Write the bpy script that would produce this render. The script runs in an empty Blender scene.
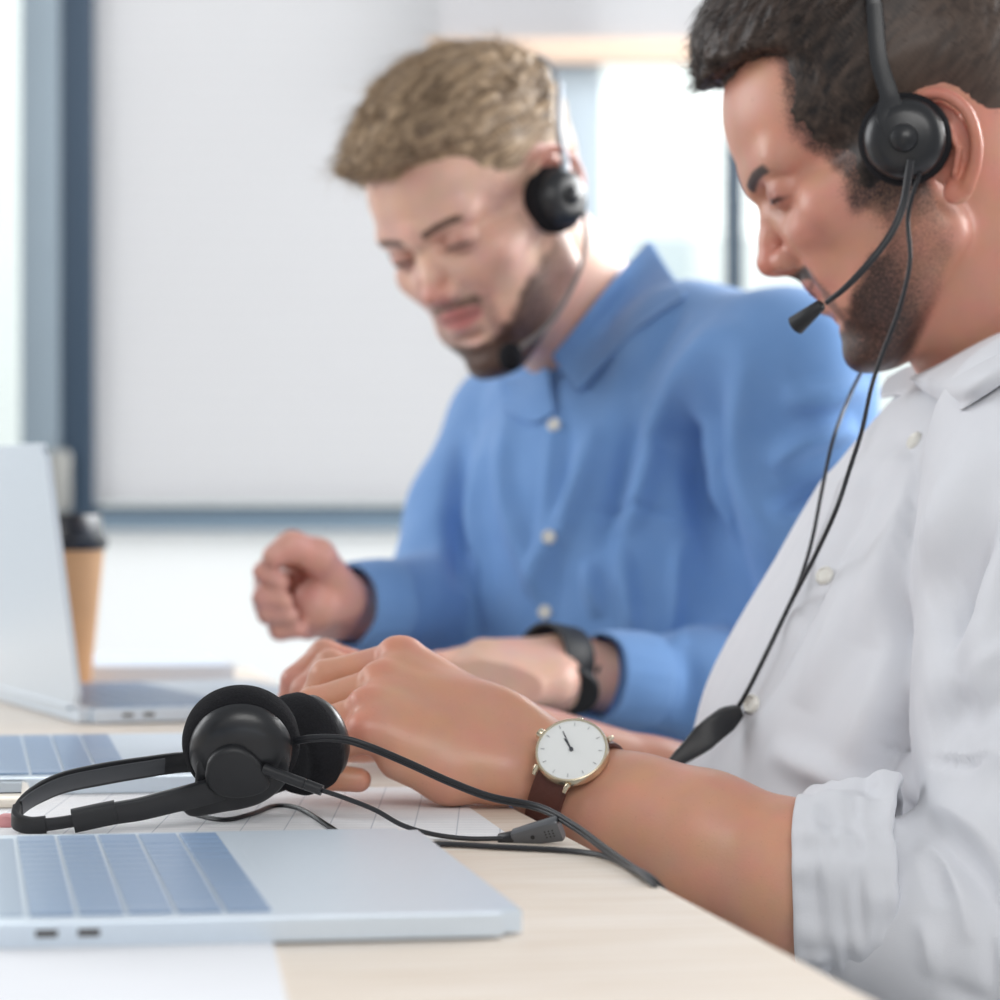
import bpy, bmesh, math, random
import numpy as np
from mathutils import Vector, Matrix
from mathutils.bvhtree import BVHTree
try:
    import openvdb
except ImportError:
    import pyopenvdb as openvdb
random.seed(7)
sc = bpy.context.scene
COL = sc.collection
R = math.radians

# ------------------------------------------------------------------ camera
CAMZ, FPX, HZ, TABLE = 0.92, 3200.0, 478.0, 0.74      # eye height, focal length in pixels, horizon row, table top
cam_d = bpy.data.cameras.new('camera')
cam = bpy.data.objects.new('camera', cam_d); COL.objects.link(cam)
cam.location = (0, 0, CAMZ); cam.rotation_euler = (R(90), 0, 0)
cam_d.sensor_width = 36; cam_d.sensor_fit = 'HORIZONTAL'; cam_d.lens = 36 * FPX / 1000
cam_d.shift_y = -(500 - HZ) / 1000
cam_d.clip_start = 0.05
cam_d.dof.use_dof = True; cam_d.dof.focus_distance = 1.64; cam_d.dof.aperture_fstop = 8.2
sc.camera = cam

# ------------------------------------------------------------------ light
w = bpy.data.worlds.new('daylight'); sc.world = w; w.use_nodes = True
bg = w.node_tree.nodes['Background']; bg.inputs[0].default_value = (0.93, 0.965, 1.0, 1); bg.inputs[1].default_value = 0.54

def area(name, loc, target, size, power, col=(1, 1, 1), size_y=None):
    d = bpy.data.lights.new(name, 'AREA'); d.energy = power; d.color = col; d.size = size
    if size_y: d.shape = 'RECTANGLE'; d.size_y = size_y
    o = bpy.data.objects.new(name, d); COL.objects.link(o); o.location = loc
    o.rotation_euler = (Vector(target) - Vector(loc)).to_track_quat('-Z', 'Y').to_euler()
    return o
area('window_daylight_back', (2.1, 4.0, 2.1), (0.25, 2.35, 1.0), 2.2, 122, (0.96, 0.98, 1.0), 1.0)
area('window_daylight_right', (2.5, 2.7, 1.7), (0.3, 1.95, 1.0), 1.8, 78, (1.0, 0.99, 0.97), 1.5)
area('wall_fill_light', (-0.3, 3.7, 2.7), (-0.3, 5.0, 0.1), 3.0, 15, (1, 1, 1), 0.6)  # added lamp, out of view, that brightens the window wall
area('window_daylight_left', (-2.6, 2.6, 1.8), (0.3, 2.0, 0.95), 2.2, 60, (0.97, 0.985, 1.0), 1.6)
area('front_fill_light', (0.5, -0.9, 2.3), (0.2, 1.9, 0.85), 2.0, 46, (1.0, 0.985, 0.96), 1.2)  # added fill behind the camera, no lamp known there
area('outdoor_daylight', (0, 6.6, 1.9), (0, 5.0, 1.3), 7.0, 98, (1, 1, 1), 3.0)
area('facade_fill_light', (0.6, 6.2, 3.6), (0.6, 8.2, 1.4), 6.0, 170, (1, 1, 1), 1.5)  # unseen lamp added to brighten the building opposite
sc.view_settings.view_transform = 'Standard'; sc.view_settings.look = 'None'
sc.view_settings.gamma = 1.0; sc.view_settings.use_curve_mapping = False
sc.view_settings.exposure = -0.25

# ------------------------------------------------------------------ helpers
def P(px, py, Y):
    """Point at depth Y that the camera sees at (px, py)."""
    return np.array([(px - 500) / FPX * Y, Y, CAMZ - (py - HZ) / FPX * Y])
def V(a): return Vector([float(x) for x in a])
def s2l(c): return c / 12.92 if c <= 0.04045 else ((c + 0.055) / 1.055) ** 2.4
def rgb(r, g, b): return (s2l(r / 255), s2l(g / 255), s2l(b / 255), 1.0)
def rgb3(r, g, b): return np.array(rgb(r, g, b)[:3])

def tag(o, label, cat, group=None):
    o['label'] = label; o['category'] = cat
    if group: o['group'] = group
    return o
def empty(name, loc=(0, 0, 0), rot=(0, 0, 0)):
    o = bpy.data.objects.new(name, None); COL.objects.link(o)
    o.location = V(loc); o.rotation_euler = rot; o.empty_display_size = 0.02
    return o
def link(name, me, mat=None, parent=None, world=True, smooth=True):
    """Link a mesh; world=True: the vertices are world coordinates."""
    if mat is not None: me.materials.append(mat)
    if smooth: me.polygons.foreach_set('use_smooth', [True] * len(me.polygons))
    o = bpy.data.objects.new(name, me); COL.objects.link(o)
    if parent is not None:
        o.parent = parent
        if world: o.matrix_parent_inverse = chain(parent).inverted()
    return o
def chain(o):
    m = o.matrix_basis.copy()
    if o.parent: m = chain(o.parent) @ o.matrix_parent_inverse @ m
    return m
def from_bm(name, bm, mat=None, parent=None, world=True, smooth=True):
    me = bpy.data.meshes.new(name); bm.normal_update(); bm.to_mesh(me); bm.free()
    o = link(name, me, mat, parent, world, smooth)
    return o
def autosmooth(o, ang=35):
    me = o.data
    bm = bmesh.new(); bm.from_mesh(me)
    for e in bm.edges:
        if len(e.link_faces) == 2 and e.calc_face_angle(0) > R(ang): e.smooth = False
    bm.to_mesh(me); bm.free()
    return o
def bm_box(bm, c, size, rot=None, bevel=0.0, seg=2):
    g = bmesh.ops.create_cube(bm, size=1)
    vs = g['verts']
    bmesh.ops.scale(bm, vec=size, verts=vs)
    if bevel > 0:
        es = list({e for v in vs for e in v.link_edges})
        r = bmesh.ops.bevel(bm, geom=es, offset=bevel, segments=seg, profile=0.5, affect='EDGES')
        vs = list({v for f in r['faces'] for v in f.verts} | {v for v in vs if v.is_valid})
    if rot is not None: bmesh.ops.rotate(bm, cent=(0, 0, 0), matrix=rot, verts=vs)
    bmesh.ops.translate(bm, vec=V(c), verts=vs)
    return vs
def box(name, c, size, mat, parent=None, rot=None, bevel=0.0, world=True, seg=2):
    bm = bmesh.new(); bm_box(bm, c, size, rot, bevel, seg)
    return autosmooth(from_bm(name, bm, mat, parent, world), 40)
def frame_of(n, up=(0, 0, 1)):
    """Columns x, y, z with z along n and y as near to up as it can be."""
    z = V(n).normalized(); u = V(up); x = u.cross(z)
    if x.length < 1e-5: x = Vector((1, 0, 0))
    x.normalize(); y = z.cross(x)
    return Matrix((x, y, z)).transposed()
def bm_lathe(bm, prof, M=None, o=(0, 0, 0), n=48, sx=1.0, sy=1.0):
    """prof: (radius, height) pairs turned about z."""
    rings = []
    for r, h in prof:
        if r < 1e-6: rings.append([bm.verts.new((0, 0, h))])
        else: rings.append([bm.verts.new((r * sx * math.cos(2 * math.pi * k / n), r * sy * math.sin(2 * math.pi * k / n), h)) for k in range(n)])
    for a, b in zip(rings[:-1], rings[1:]):
        if len(a) == 1 and len(b) == 1: continue
        for k in range(n):
            k2 = (k + 1) % n
            if len(a) == 1: bm.faces.new((a[0], b[k], b[k2]))
            elif len(b) == 1: bm.faces.new((a[k], a[k2], b[0]))
            else: bm.faces.new((a[k], a[k2], b[k2], b[k]))
    vs = [v for r in rings for v in r]
    bmesh.ops.recalc_face_normals(bm, faces=list({f for v in vs for f in v.link_faces}))
    if M is not None: bmesh.ops.rotate(bm, cent=(0, 0, 0), matrix=M, verts=vs)
    bmesh.ops.translate(bm, vec=V(o), verts=vs)
    return vs
def lathe(name, prof, mat, parent=None, M=None, o=(0, 0, 0), n=48, sx=1.0, sy=1.0, ang=35):
    bm = bmesh.new(); bm_lathe(bm, prof, M, o, n, sx, sy)
    return autosmooth(from_bm(name, bm, mat, parent), ang)
def spline(pts, n=8):
    """Catmull-Rom through the rows of pts (any dimension)."""
    p = [np.asarray(q, float) for q in pts]
    p = [2 * p[0] - p[1]] + p + [2 * p[-1] - p[-2]]
    out = []
    for i in range(1, len(p) - 2):
        a, b, c, d = p[i - 1:i + 3]
        for k in range(n):
            t = k / n
            out.append(0.5 * (2 * b + (c - a) * t + (2 * a - 5 * b + 4 * c - d) * t * t + (3 * b - a - 3 * c + d) * t ** 3))
    out.append(p[-2])
    return np.array(out)
def bm_tube(bm, pts, rad, n=10, cap=True):
    pts = np.asarray(pts, float); m = len(pts)
    rad = np.full(m, rad) if np.isscalar(rad) else np.asarray(rad)
    tg = np.gradient(pts, axis=0)
    u = None; rings = []
    for i in range(m):
        t = V(tg[i]).normalized()
        if u is None: u = t.orthogonal().normalized()
        u = (u - t * u.dot(t)).normalized(); v = t.cross(u)
        rings.append([bm.verts.new(V(pts[i]) + (u * math.cos(2 * math.pi * k / n) + v * math.sin(2 * math.pi * k / n)) * float(rad[i])) for k in range(n)])
    for a, b in zip(rings[:-1], rings[1:]):
        for k in range(n): bm.faces.new((a[k], a[(k + 1) % n], b[(k + 1) % n], b[k]))
    if cap:
        bm.faces.new(rings[0][::-1]); bm.faces.new(rings[-1])
def tube(name, pts, rad, mat, parent=None, n=10):
    bm = bmesh.new(); bm_tube(bm, pts, rad, n)
    return autosmooth(from_bm(name, bm, mat, parent), 50)
def bm_ribbon(bm, pts, width, thick, ups, n_edge=3):
    """Flat strap swept along pts; ups: the direction of its width."""
    pts = np.asarray(pts, float); m = len(pts)
    width = np.full(m, width) if np.isscalar(width) else np.asarray(width)
    thick = np.full(m, thick) if np.isscalar(thick) else np.asarray(thick)
    ups = np.asarray(ups, float)
    if ups.ndim == 1: ups = np.tile(ups, (m, 1))
    tg = np.gradient(pts, axis=0); rings = []
    for i in range(m):
        t = V(tg[i]).normalized(); u = V(ups[i]); u = (u - t * u.dot(t)).normalized(); s = t.cross(u)
        W, T = float(width[i]) / 2, float(thick[i]) / 2; c = min(W, T) * 0.55
        prof = [(W - c, T), (W - c * .3, T - c * .3), (W, T - c), (W, -T + c), (W - c * .3, -T + c * .3), (W - c, -T), (-W + c, -T), (-W + c * .3, -T + c * .3), (-W, -T + c), (-W, T - c), (-W + c * .3, T - c * .3), (-W + c, T)]
        rings.append([bm.verts.new(V(pts[i]) + u * a + s * b) for a, b in prof])
    for a, b in zip(rings[:-1], rings[1:]):
        k_ = len(a)
        for k in range(k_): bm.faces.new((a[k], a[(k + 1) % k_], b[(k + 1) % k_], b[k]))
    bm.faces.new(rings[0][::-1]); bm.faces.new(rings[-1])
    bmesh.ops.recalc_face_normals(bm, faces=bm.faces[:])
def ribbon(name, pts, width, thick, ups, mat, parent=None):
    bm = bmesh.new(); bm_ribbon(bm, pts, width, thick, ups)
    return autosmooth(from_bm(name, bm, mat, parent), 40)

# ---- smooth noise on arrays of points
_rng = np.random.default_rng(3); _lat = _rng.random((64, 64, 64)).astype(np.float32) * 2 - 1
def noise3(x, y, z):
    xi, yi, zi = np.floor(x).astype(int), np.floor(y).astype(int), np.floor(z).astype(int)
    fx, fy, fz = x - xi, y - yi, z - zi
    fx, fy, fz = [f * f * (3 - 2 * f) for f in (fx, fy, fz)]
    r = 0
    for a in (0, 1):
        for b in (0, 1):
            for c in (0, 1):
                wgt = (fx if a else 1 - fx) * (fy if b else 1 - fy) * (fz if c else 1 - fz)
                r = r + wgt * _lat[(xi + a) & 63, (yi + b) & 63, (zi + c) & 63]
    return r
def sstep(a, b, x):
    t = np.clip((x - a) / (b - a), 0, 1); return t * t * (3 - 2 * t)

# ---- signed-distance volumes: shapes melt together into one continuous skin
class Vol:
    def __init__(s, lo, hi, h):
        s.h = h; s.lo = np.array(lo, float); s.n = np.ceil((np.array(hi) - s.lo) / h).astype(int) + 1
        s.D = np.full(tuple(s.n), 1.0, np.float32); s.Rm = np.eye(3); s.t = np.zeros(3); s.sc = 1.0
    def frame(s, Rm=None, t=None, scl=1.0):
        s.Rm = np.eye(3) if Rm is None else np.array(Rm); s.t = np.zeros(3) if t is None else np.array(t); s.sc = scl
    def w(s, p): return s.Rm @ (np.asarray(p, float) * s.sc) + s.t
    def sub(s, lo, hi):
        a = np.clip(np.floor((lo - s.lo) / s.h).astype(int), 0, s.n); b = np.clip(np.ceil((hi - s.lo) / s.h).astype(int) + 1, 0, s.n)
        if (b <= a).any(): return None, None
        sl = tuple(slice(i, j) for i, j in zip(a, b))
        g = [(s.lo[k] + s.h * np.arange(a[k], b[k])).astype(np.float32).reshape([-1 if q == k else 1 for q in range(3)]) for k in range(3)]
        return sl, g
    def comb(s, sl, d, k, mode):
        A = s.D[sl]
        if mode == 'add':
            hh = np.maximum(k - np.abs(A - d), 0) / max(k, 1e-9); s.D[sl] = np.minimum(A, d) - hh * hh * k * .25
        else:
            d = -d
            hh = np.maximum(k - np.abs(A - d), 0) / max(k, 1e-9); s.D[sl] = np.maximum(A, d) + hh * hh * k * .25
    def cone(s, a, b, ra, rb, k=0.006, mode='add', squash=None):
        """Round cone; squash=(axis, factor) widens it along a world axis."""
        a, b = s.w(a), s.w(b); ra, rb, k = ra * s.sc, rb * s.sc, k * s.sc
        m = k + s.h * 3; rm = max(ra, rb) + m
        ext = np.array([rm] * 3)
        if squash is not None: ax, fc = np.array(squash[0], float), squash[1]; ext = ext + np.abs(ax) * rm * fc
        sl, g = s.sub(np.minimum(a, b) - ext, np.maximum(a, b) + ext)
        if sl is None: return
        p = [g[i] - a[i] for i in range(3)]; ba = b - a
        if squash is not None:
            q = (p[0] * ax[0] + p[1] * ax[1] + p[2] * ax[2]); c = 1 - 1 / fc
            p = [p[i] - q * ax[i] * c for i in range(3)]
            ba = ba - ax * (ba @ ax) * c
        L2 = max(ba @ ba, 1e-12)
        t = np.clip((p[0] * ba[0] + p[1] * ba[1] + p[2] * ba[2]) / L2, 0, 1)
        d = np.sqrt((p[0] - t * ba[0]) ** 2 + (p[1] - t * ba[1]) ** 2 + (p[2] - t * ba[2]) ** 2) - (ra + (rb - ra) * t)
        s.comb(sl, d.astype(np.float32), k, mode)
    def path(s, pts, rad, k=0.006, mode='add', squash=None):
        if np.isscalar(rad): rad = [rad] * len(pts)
        for i in range(len(pts) - 1): s.cone(pts[i], pts[i + 1], rad[i], rad[i + 1], k, mode, squash)
    def ell(s, c, r, k=0.006, mode='add', rot=None, margin=None):
        c = s.w(c); r = np.array(r, float) * s.sc; k = k * s.sc
        Q = s.Rm if rot is None else s.Rm @ np.array(rot)
        m = (k + s.h * 3) if margin is None else margin * s.sc
        ext = np.sqrt(((Q * (r + m)) ** 2).sum(1))
        sl, g = s.sub(c - ext, c + ext)
        if sl is None: return
        p = [g[i] - c[i] for i in range(3)]
        q = [p[0] * Q[0, j] + p[1] * Q[1, j] + p[2] * Q[2, j] for j in range(3)]
        k0 = np.sqrt(sum((q[j] / r[j]) ** 2 for j in range(3))); k1 = np.sqrt(sum((q[j] / r[j] ** 2) ** 2 for j in range(3))) + 1e-6
        s.comb(sl, (k0 * (k0 - 1) / k1).astype(np.float32), k, mode)
    def mesh(s):
        g = openvdb.FloatGrid(1.0); g.copyFromArray(s.D)
        g.transform = openvdb.createLinearTransform(voxelSize=s.h)
        v, q = g.convertToQuads(0.0)
        return np.asarray(v, float) + s.lo, np.asarray(q)
def vnormals(v, q):
    n = np.zeros_like(v); fn = np.cross(v[q[:, 2]] - v[q[:, 0]], v[q[:, 3]] - v[q[:, 1]])
    for k in range(4): np.add.at(n, q[:, k], fn)
    return n / (np.linalg.norm(n, axis=1, keepdims=True) + 1e-12)
def smooth_verts(v, q, it=1, f=0.5):
    for _ in range(it):
        acc = np.zeros_like(v); cnt = np.zeros((len(v), 1))
        for k in range(4):
            a, b = q[:, k], q[:, (k + 1) % 4]
            np.add.at(acc, a, v[b]); np.add.at(cnt, a, 1); np.add.at(acc, b, v[a]); np.add.at(cnt, b, 1)
        v = v + f * (acc / np.maximum(cnt, 1) - v)
    return v
def keep_main(v, q, least=0.02):
    """Drop crumbs far smaller than the main piece."""
    par = np.arange(len(v))
    while True:
        old = par.copy()
        for k in range(4):
            m = np.minimum(par[q[:, k]], par[q[:, (k + 1) % 4]])
            np.minimum.at(par, q[:, k], m); np.minimum.at(par, q[:, (k + 1) % 4], m)
        par = par[par]
        if (par == old).all(): break
    lab, cnt = np.unique(par, return_counts=True)
    good = lab[cnt >= least * cnt.max()] if least < 1 else lab[cnt == cnt.max()]
    keep = np.isin(par, good); idx = np.cumsum(keep) - 1
    q = q[keep[q].all(1)]
    return v[keep], idx[q]
def quads_mesh(name, v, q):
    me = bpy.data.meshes.new(name)
    me.vertices.add(len(v)); me.vertices.foreach_set('co', np.ascontiguousarray(v, np.float32).ravel())
    me.loops.add(q.size); me.loops.foreach_set('vertex_index', np.ascontiguousarray(q, np.int32).ravel())
    me.polygons.add(len(q)); me.polygons.foreach_set('loop_start', np.arange(0, q.size, 4, dtype=np.int32))
    me.update(calc_edges=True); me.validate()
    return me
def put_color(me, name, c):
    at = me.attributes.new(name, 'FLOAT_COLOR', 'POINT')
    at.data.foreach_set('color', np.hstack([c, np.ones((len(c), 1))]).astype(np.float32).ravel())
def put_float(me, name, c):
    at = me.attributes.new(name, 'FLOAT', 'POINT'); at.data.foreach_set('value', np.asarray(c, np.float32))

# ---- materials
def mat(name, base, rough=0.5, metal=0.0, spec=0.5, noise=0.0, nscale=40, bump=0.0, bscale=200, coat=0.0, sss=0.0, sheen=0.0, stretch=(1, 1, 1)):
    m = bpy.data.materials.new(name); m.use_nodes = True; nt = m.node_tree; b = nt.nodes['Principled BSDF']
    b.inputs['Base Color'].default_value = base; b.inputs['Roughness'].default_value = rough; b.inputs['Metallic'].default_value = metal
    b.inputs['Specular IOR Level'].default_value = spec; b.inputs['Coat Weight'].default_value = coat; b.inputs['Sheen Weight'].default_value = sheen
    if sss: b.inputs['Subsurface Weight'].default_value = sss; b.inputs['Subsurface Radius'].default_value = (1, .35, .2); b.inputs['Subsurface Scale'].default_value = 0.006
    tc = nt.nodes.new('ShaderNodeTexCoord'); mp = nt.nodes.new('ShaderNodeMapping'); mp.inputs['Scale'].default_value = stretch
    nt.links.new(tc.outputs['Object'], mp.inputs[0])
    if noise:
        t = nt.nodes.new('ShaderNodeTexNoise'); t.inputs['Scale'].default_value = nscale; t.inputs['Detail'].default_value = 4
        nt.links.new(mp.outputs[0], t.inputs[0])
        mx = nt.nodes.new('ShaderNodeMix'); mx.data_type = 'RGBA'
        mx.inputs[6].default_value = tuple(c * (1 - noise) for c in base[:3]) + (1,); mx.inputs[7].default_value = tuple(min(1, c * (1 + noise)) for c in base[:3]) + (1,)
        nt.links.new(t.outputs[0], mx.inputs[0]); nt.links.new(mx.outputs[2], b.inputs['Base Color'])
    if bump:
        t2 = nt.nodes.new('ShaderNodeTexNoise'); t2.inputs['Scale'].default_value = bscale; t2.inputs['Detail'].default_value = 3
        nt.links.new(mp.outputs[0], t2.inputs[0])
        bp = nt.nodes.new('ShaderNodeBump'); bp.inputs['Strength'].default_value = bump; bp.inputs['Distance'].default_value = 0.001
        nt.links.new(t2.outputs[0], bp.inputs['Height']); nt.links.new(bp.outputs[0], b.inputs['Normal'])
    return m
def skin_material(name, beard_rgb, fine=900):
    """Skin: the tint attribute is the person's own colouring, the beard attribute how densely hair grows."""
    m = mat(name, (0.5, 0.3, 0.2, 1), 0.40, spec=0.5, bump=0.12, bscale=700, sss=0.12); nt = m.node_tree; b = nt.nodes['Principled BSDF']
    at = nt.nodes.new('ShaderNodeAttribute'); at.attribute_name = 'tint'
    bd = nt.nodes.new('ShaderNodeAttribute'); bd.attribute_name = 'beard'
    tc = nt.nodes.new('ShaderNodeTexCoord'); tn = nt.nodes.new('ShaderNodeTexNoise'); tn.inputs['Scale'].default_value = fine; tn.inputs['Detail'].default_value = 2
    nt.links.new(tc.outputs['Object'], tn.inputs[0])
    ad = nt.nodes.new('ShaderNodeMath'); ad.operation = 'ADD'; nt.links.new(bd.outputs['Fac'], ad.inputs[0]); nt.links.new(tn.outputs[0], ad.inputs[1])
    rp = nt.nodes.new('ShaderNodeMapRange'); rp.inputs['From Min'].default_value = 0.66; rp.inputs['From Max'].default_value = 1.38; nt.links.new(ad.outputs[0], rp.inputs[0])
    mot = nt.nodes.new('ShaderNodeTexNoise'); mot.inputs['Scale'].default_value = 45; mot.inputs['Detail'].default_value = 3; nt.links.new(tc.outputs['Object'], mot.inputs[0])
    hs = nt.nodes.new('ShaderNodeMix'); hs.data_type = 'RGBA'; hs.blend_type = 'MULTIPLY'; hs.inputs[0].default_value = 0.25
    nt.links.new(at.outputs['Color'], hs.inputs[6]); nt.links.new(mot.outputs['Color'], hs.inputs[7])
    mx = nt.nodes.new('ShaderNodeMix'); mx.data_type = 'RGBA'; mx.inputs[7].default_value = beard_rgb
    nt.links.new(rp.outputs[0], mx.inputs[0]); nt.links.new(hs.outputs[2], mx.inputs[6]); nt.links.new(mx.outputs[2], b.inputs['Base Color'])
    return m
def hair_material(name, dark, light, rough=0.5):
    m = mat(name, dark, rough, spec=0.3); nt = m.node_tree; b = nt.nodes['Principled BSDF']
    at = nt.nodes.new('ShaderNodeAttribute'); at.attribute_name = 'strand'
    mx = nt.nodes.new('ShaderNodeMix'); mx.data_type = 'RGBA'; mx.inputs[6].default_value = dark; mx.inputs[7].default_value = light
    nt.links.new(at.outputs['Fac'], mx.inputs[0]); nt.links.new(mx.outputs[2], b.inputs['Base Color'])
    return m
def cloth_material(name, c, c2, weave=1400, rough=0.85):
    m = mat(name, c, rough, spec=0.2, bump=0.12, bscale=weave, sheen=0.15); nt = m.node_tree; b = nt.nodes['Principled BSDF']
    tc = nt.nodes.new('ShaderNodeTexCoord'); tn = nt.nodes.new('ShaderNodeTexNoise'); tn.inputs['Scale'].default_value = 30; tn.inputs['Detail'].default_value = 6
    nt.links.new(tc.outputs['Object'], tn.inputs[0])
    mx = nt.nodes.new('ShaderNodeMix'); mx.data_type = 'RGBA'; mx.inputs[6].default_value = c; mx.inputs[7].default_value = c2
    nt.links.new(tn.outputs[0], mx.inputs[0]); nt.links.new(mx.outputs[2], b.inputs['Base Color'])
    return m

M_black = mat('black_plastic', rgb(34, 35, 38), 0.32, spec=0.5, bump=0.05, bscale=900)
M_matte = mat('matte_black_plastic', rgb(30, 31, 34), 0.5, bump=0.08, bscale=1200)
M_foam = mat('black_foam', rgb(33, 33, 36), 0.95, spec=0.15, noise=0.35, nscale=700, bump=0.8, bscale=900)
M_rubber = mat('cable_rubber', rgb(36, 37, 41), 0.42, spec=0.45)
M_alu = mat('brushed_aluminium', rgb(208, 219, 230), 0.34, metal=0.4, noise=0.04, nscale=300)
M_alu_edge = mat('pale_aluminium', rgb(222, 220, 216), 0.4, metal=0.5)
M_key = mat('key_plastic_sky_sheen', rgb(120, 148, 182), 0.30, spec=0.5)  # black keys; the sky they mirror is put into this blue
M_screen = mat('dark_glass', rgb(20, 22, 26), 0.08, spec=0.6)
M_port = mat('port_dark', rgb(70, 66, 64), 0.5)
M_paper = mat('white_paper', rgb(222, 224, 229), 0.8, noise=0.02)
M_steel = mat('watch_steel', rgb(225, 215, 195), 0.2, metal=0.9)
M_gold = mat('pale_gold', rgb(226, 214, 188), 0.25, metal=0.9)
M_dial = mat('white_dial', rgb(232, 234, 233), 0.35)
M_mark = mat('faint_dial_marks', rgb(176, 178, 180), 0.4)
M_ink = mat('dial_ink', rgb(70, 72, 78), 0.4)
M_leather = mat('brown_leather', rgb(84, 46, 38), 0.5, noise=0.25, nscale=120, bump=0.3, bscale=400)

# ------------------------------------------------------------------ the room
def struct(o): o['kind'] = 'structure'; return o
M_wall = mat('painted_wall', rgb(242, 244, 243), 0.8, noise=0.02, nscale=6)
M_floor = mat('grey_carpet', rgb(150, 152, 155), 0.9, noise=0.15, nscale=120, bump=0.4, bscale=300)
M_frame = mat('slate_window_frame', rgb(50, 68, 86), 0.45, noise=0.04, nscale=20)
M_frame2 = mat('grey_window_frame', rgb(138, 152, 162), 0.5, noise=0.05, nscale=8)
M_sill = mat('sill_board', rgb(196, 204, 210), 0.5)
M_wood_trim = mat('pale_wood_trim', rgb(236, 208, 186), 0.5, noise=0.06, nscale=12, stretch=(1, 8, 8))
M_handle = mat('window_handle_metal', rgb(158, 158, 154), 0.4, metal=0.3)
YW = 5.0                                              # room face of the window wall
struct(box('floor', (0, 2.6, -0.05), (7, 6.4, 0.1), M_floor))
def wallbox(px0, py0, px1, py1, Y0, Y1):
    """Box between two depths, its front face seen as the given rectangle."""
    a, b = P(px0, py1, Y0), P(px1, py0, Y0)
    return ((a[0] + b[0]) / 2, (Y0 + Y1) / 2, (a[2] + b[2]) / 2), (b[0] - a[0], Y1 - Y0, b[2] - a[2])
bm = bmesh.new()
zs = P(0, 530, YW)[2]
bm_box(bm, (0, YW + .12, zs / 2), (7, .24, zs)); ztop = P(0, -330, YW)[2]
bm_box(bm, (0, YW + .12, ztop + .5), (7, .24, 1.0))
struct(from_bm('wall_back', bm, M_wall, smooth=False))
c, s_ = wallbox(-1400, 528, 2400, 536, YW - .02, YW + .08); struct(box('trim_1', c, s_, M_wall, bevel=.004))   # sill board
# window 1 (left, bare pane), window 2 (roller blind), window 3 and 4 (clear panes): frames, panes and a blind
def glass_mat():
    m = mat('window_glass', (1, 1, 1, 1), 0.02, spec=0.5); b = m.node_tree.nodes['Principled BSDF']; nt = m.node_tree
    tr = nt.nodes.new('ShaderNodeBsdfTransparent'); gl = nt.nodes.new('ShaderNodeBsdfGlossy'); gl.inputs['Roughness'].default_value = .02
    mx = nt.nodes.new('ShaderNodeMixShader'); mx.inputs[0].default_value = 0.06
    tr.inputs[0].default_value = (.98, 1, .995, 1)
    nt.links.new(tr.outputs[0], mx.inputs[1]); nt.links.new(gl.outputs[0], mx.inputs[2]); nt.links.new(mx.outputs[0], nt.nodes['Material Output'].inputs[0])
    return m
M_glass = glass_mat()
def blind_mat():
    m = mat('roller_blind_fabric', rgb(226, 225, 226), 0.9); nt = m.node_tree; b = nt.nodes['Principled BSDF']
    tc = nt.nodes.new('ShaderNodeTexCoord'); wv = nt.nodes.new('ShaderNodeTexWave'); wv.bands_direction = 'Z'; wv.inputs['Scale'].default_value = 14; wv.inputs['Distortion'].default_value = .3
    nt.links.new(tc.outputs['Object'], wv.inputs[0])
    mx = nt.nodes.new('ShaderNodeMix'); mx.data_type = 'RGBA'; mx.inputs[6].default_value = rgb(218, 217, 219); mx.inputs[7].default_value = rgb(226, 225, 226)
    nt.links.new(wv.outputs[0], mx.inputs[0]); nt.links.new(mx.outputs[2], b.inputs['Base Color'])
    tl = nt.nodes.new('ShaderNodeBsdfTranslucent'); nt.links.new(mx.outputs[2], tl.inputs[0])
    ms = nt.nodes.new('ShaderNodeMixShader'); ms.inputs[0].default_value = 0.5
    nt.links.new(b.outputs[0], ms.inputs[1]); nt.links.new(tl.outputs[0], ms.inputs[2]); nt.links.new(ms.outputs[0], nt.nodes['Material Output'].inputs[0])
    return m
M_blind = blind_mat()
def window(n, x0, x1, rails, pane=True):
    """rails: list of (px0, py0, px1, py1, material) bars of the frame."""
    o = empty('window_%d' % n, P((x0 + x1) / 2, 516, YW)); struct(o)
    for r in rails:
        c, s = wallbox(r[0], r[1], r[2], r[3], YW - .03, YW + .07)
        box('window_frame', c, s, r[4], o, bevel=.004)
    if pane:
        c, s = wallbox(x0, -330, x1, 512, YW + .03, YW + .036); box('pane', c, s, M_glass, o)
    return o
w1 = window(1, -700, 20, [(-700, 498, 22, 516, M_frame2), (-720, -330, -690, 516, M_frame2)])
w2 = window(2, 92, 560, [(60, -330, 92, 518, M_frame), (92, 506, 560, 514, M_frame), (92, 514, 560, 530, mat('mid_grey_window_frame', rgb(118, 138, 154), .5)), (20, -330, 60, 518, M_frame2)])
w3 = window(3, 560, 728, [(728, -330, 743, 518, M_frame), (560, 505, 728, 518, M_frame), (545, -330, 602, 505, mat('light_grey_window_frame', rgb(190, 203, 212), .5))])
w4 = window(4, 743, 1400, [(743, 505, 1400, 518, M_frame), (1400, -330, 1430, 518, M_frame)])
c, s = wallbox(92, -330, 552, 503, YW + .005, YW + .012)
bl = empty('roller_blind', (c[0], c[1], c[2])); tag(bl, 'fully drawn white roller blind covering the wide window at left', 'blind')
box('blind_fabric', c, s, M_blind, bl)
b3 = empty('roller_blind', P(580, 50, YW - .06)); tag(b3, 'raised roller blind with a pale timber bottom bar over the clear window', 'blind')
c, s = wallbox(440, -330, 726, 40, YW - .062, YW - .056); box('blind_fabric', c, s, M_blind, b3)
c, s = wallbox(428, 38, 732, 63, YW - .075, YW - .045); box('bottom_bar', c, s, M_wood_trim, b3, bevel=.004)
hd = empty('window_handle', P(57, 500, YW - .03)); tag(hd, 'pale metal window handle on the grey window frame left of the blind', 'handle')
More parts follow.
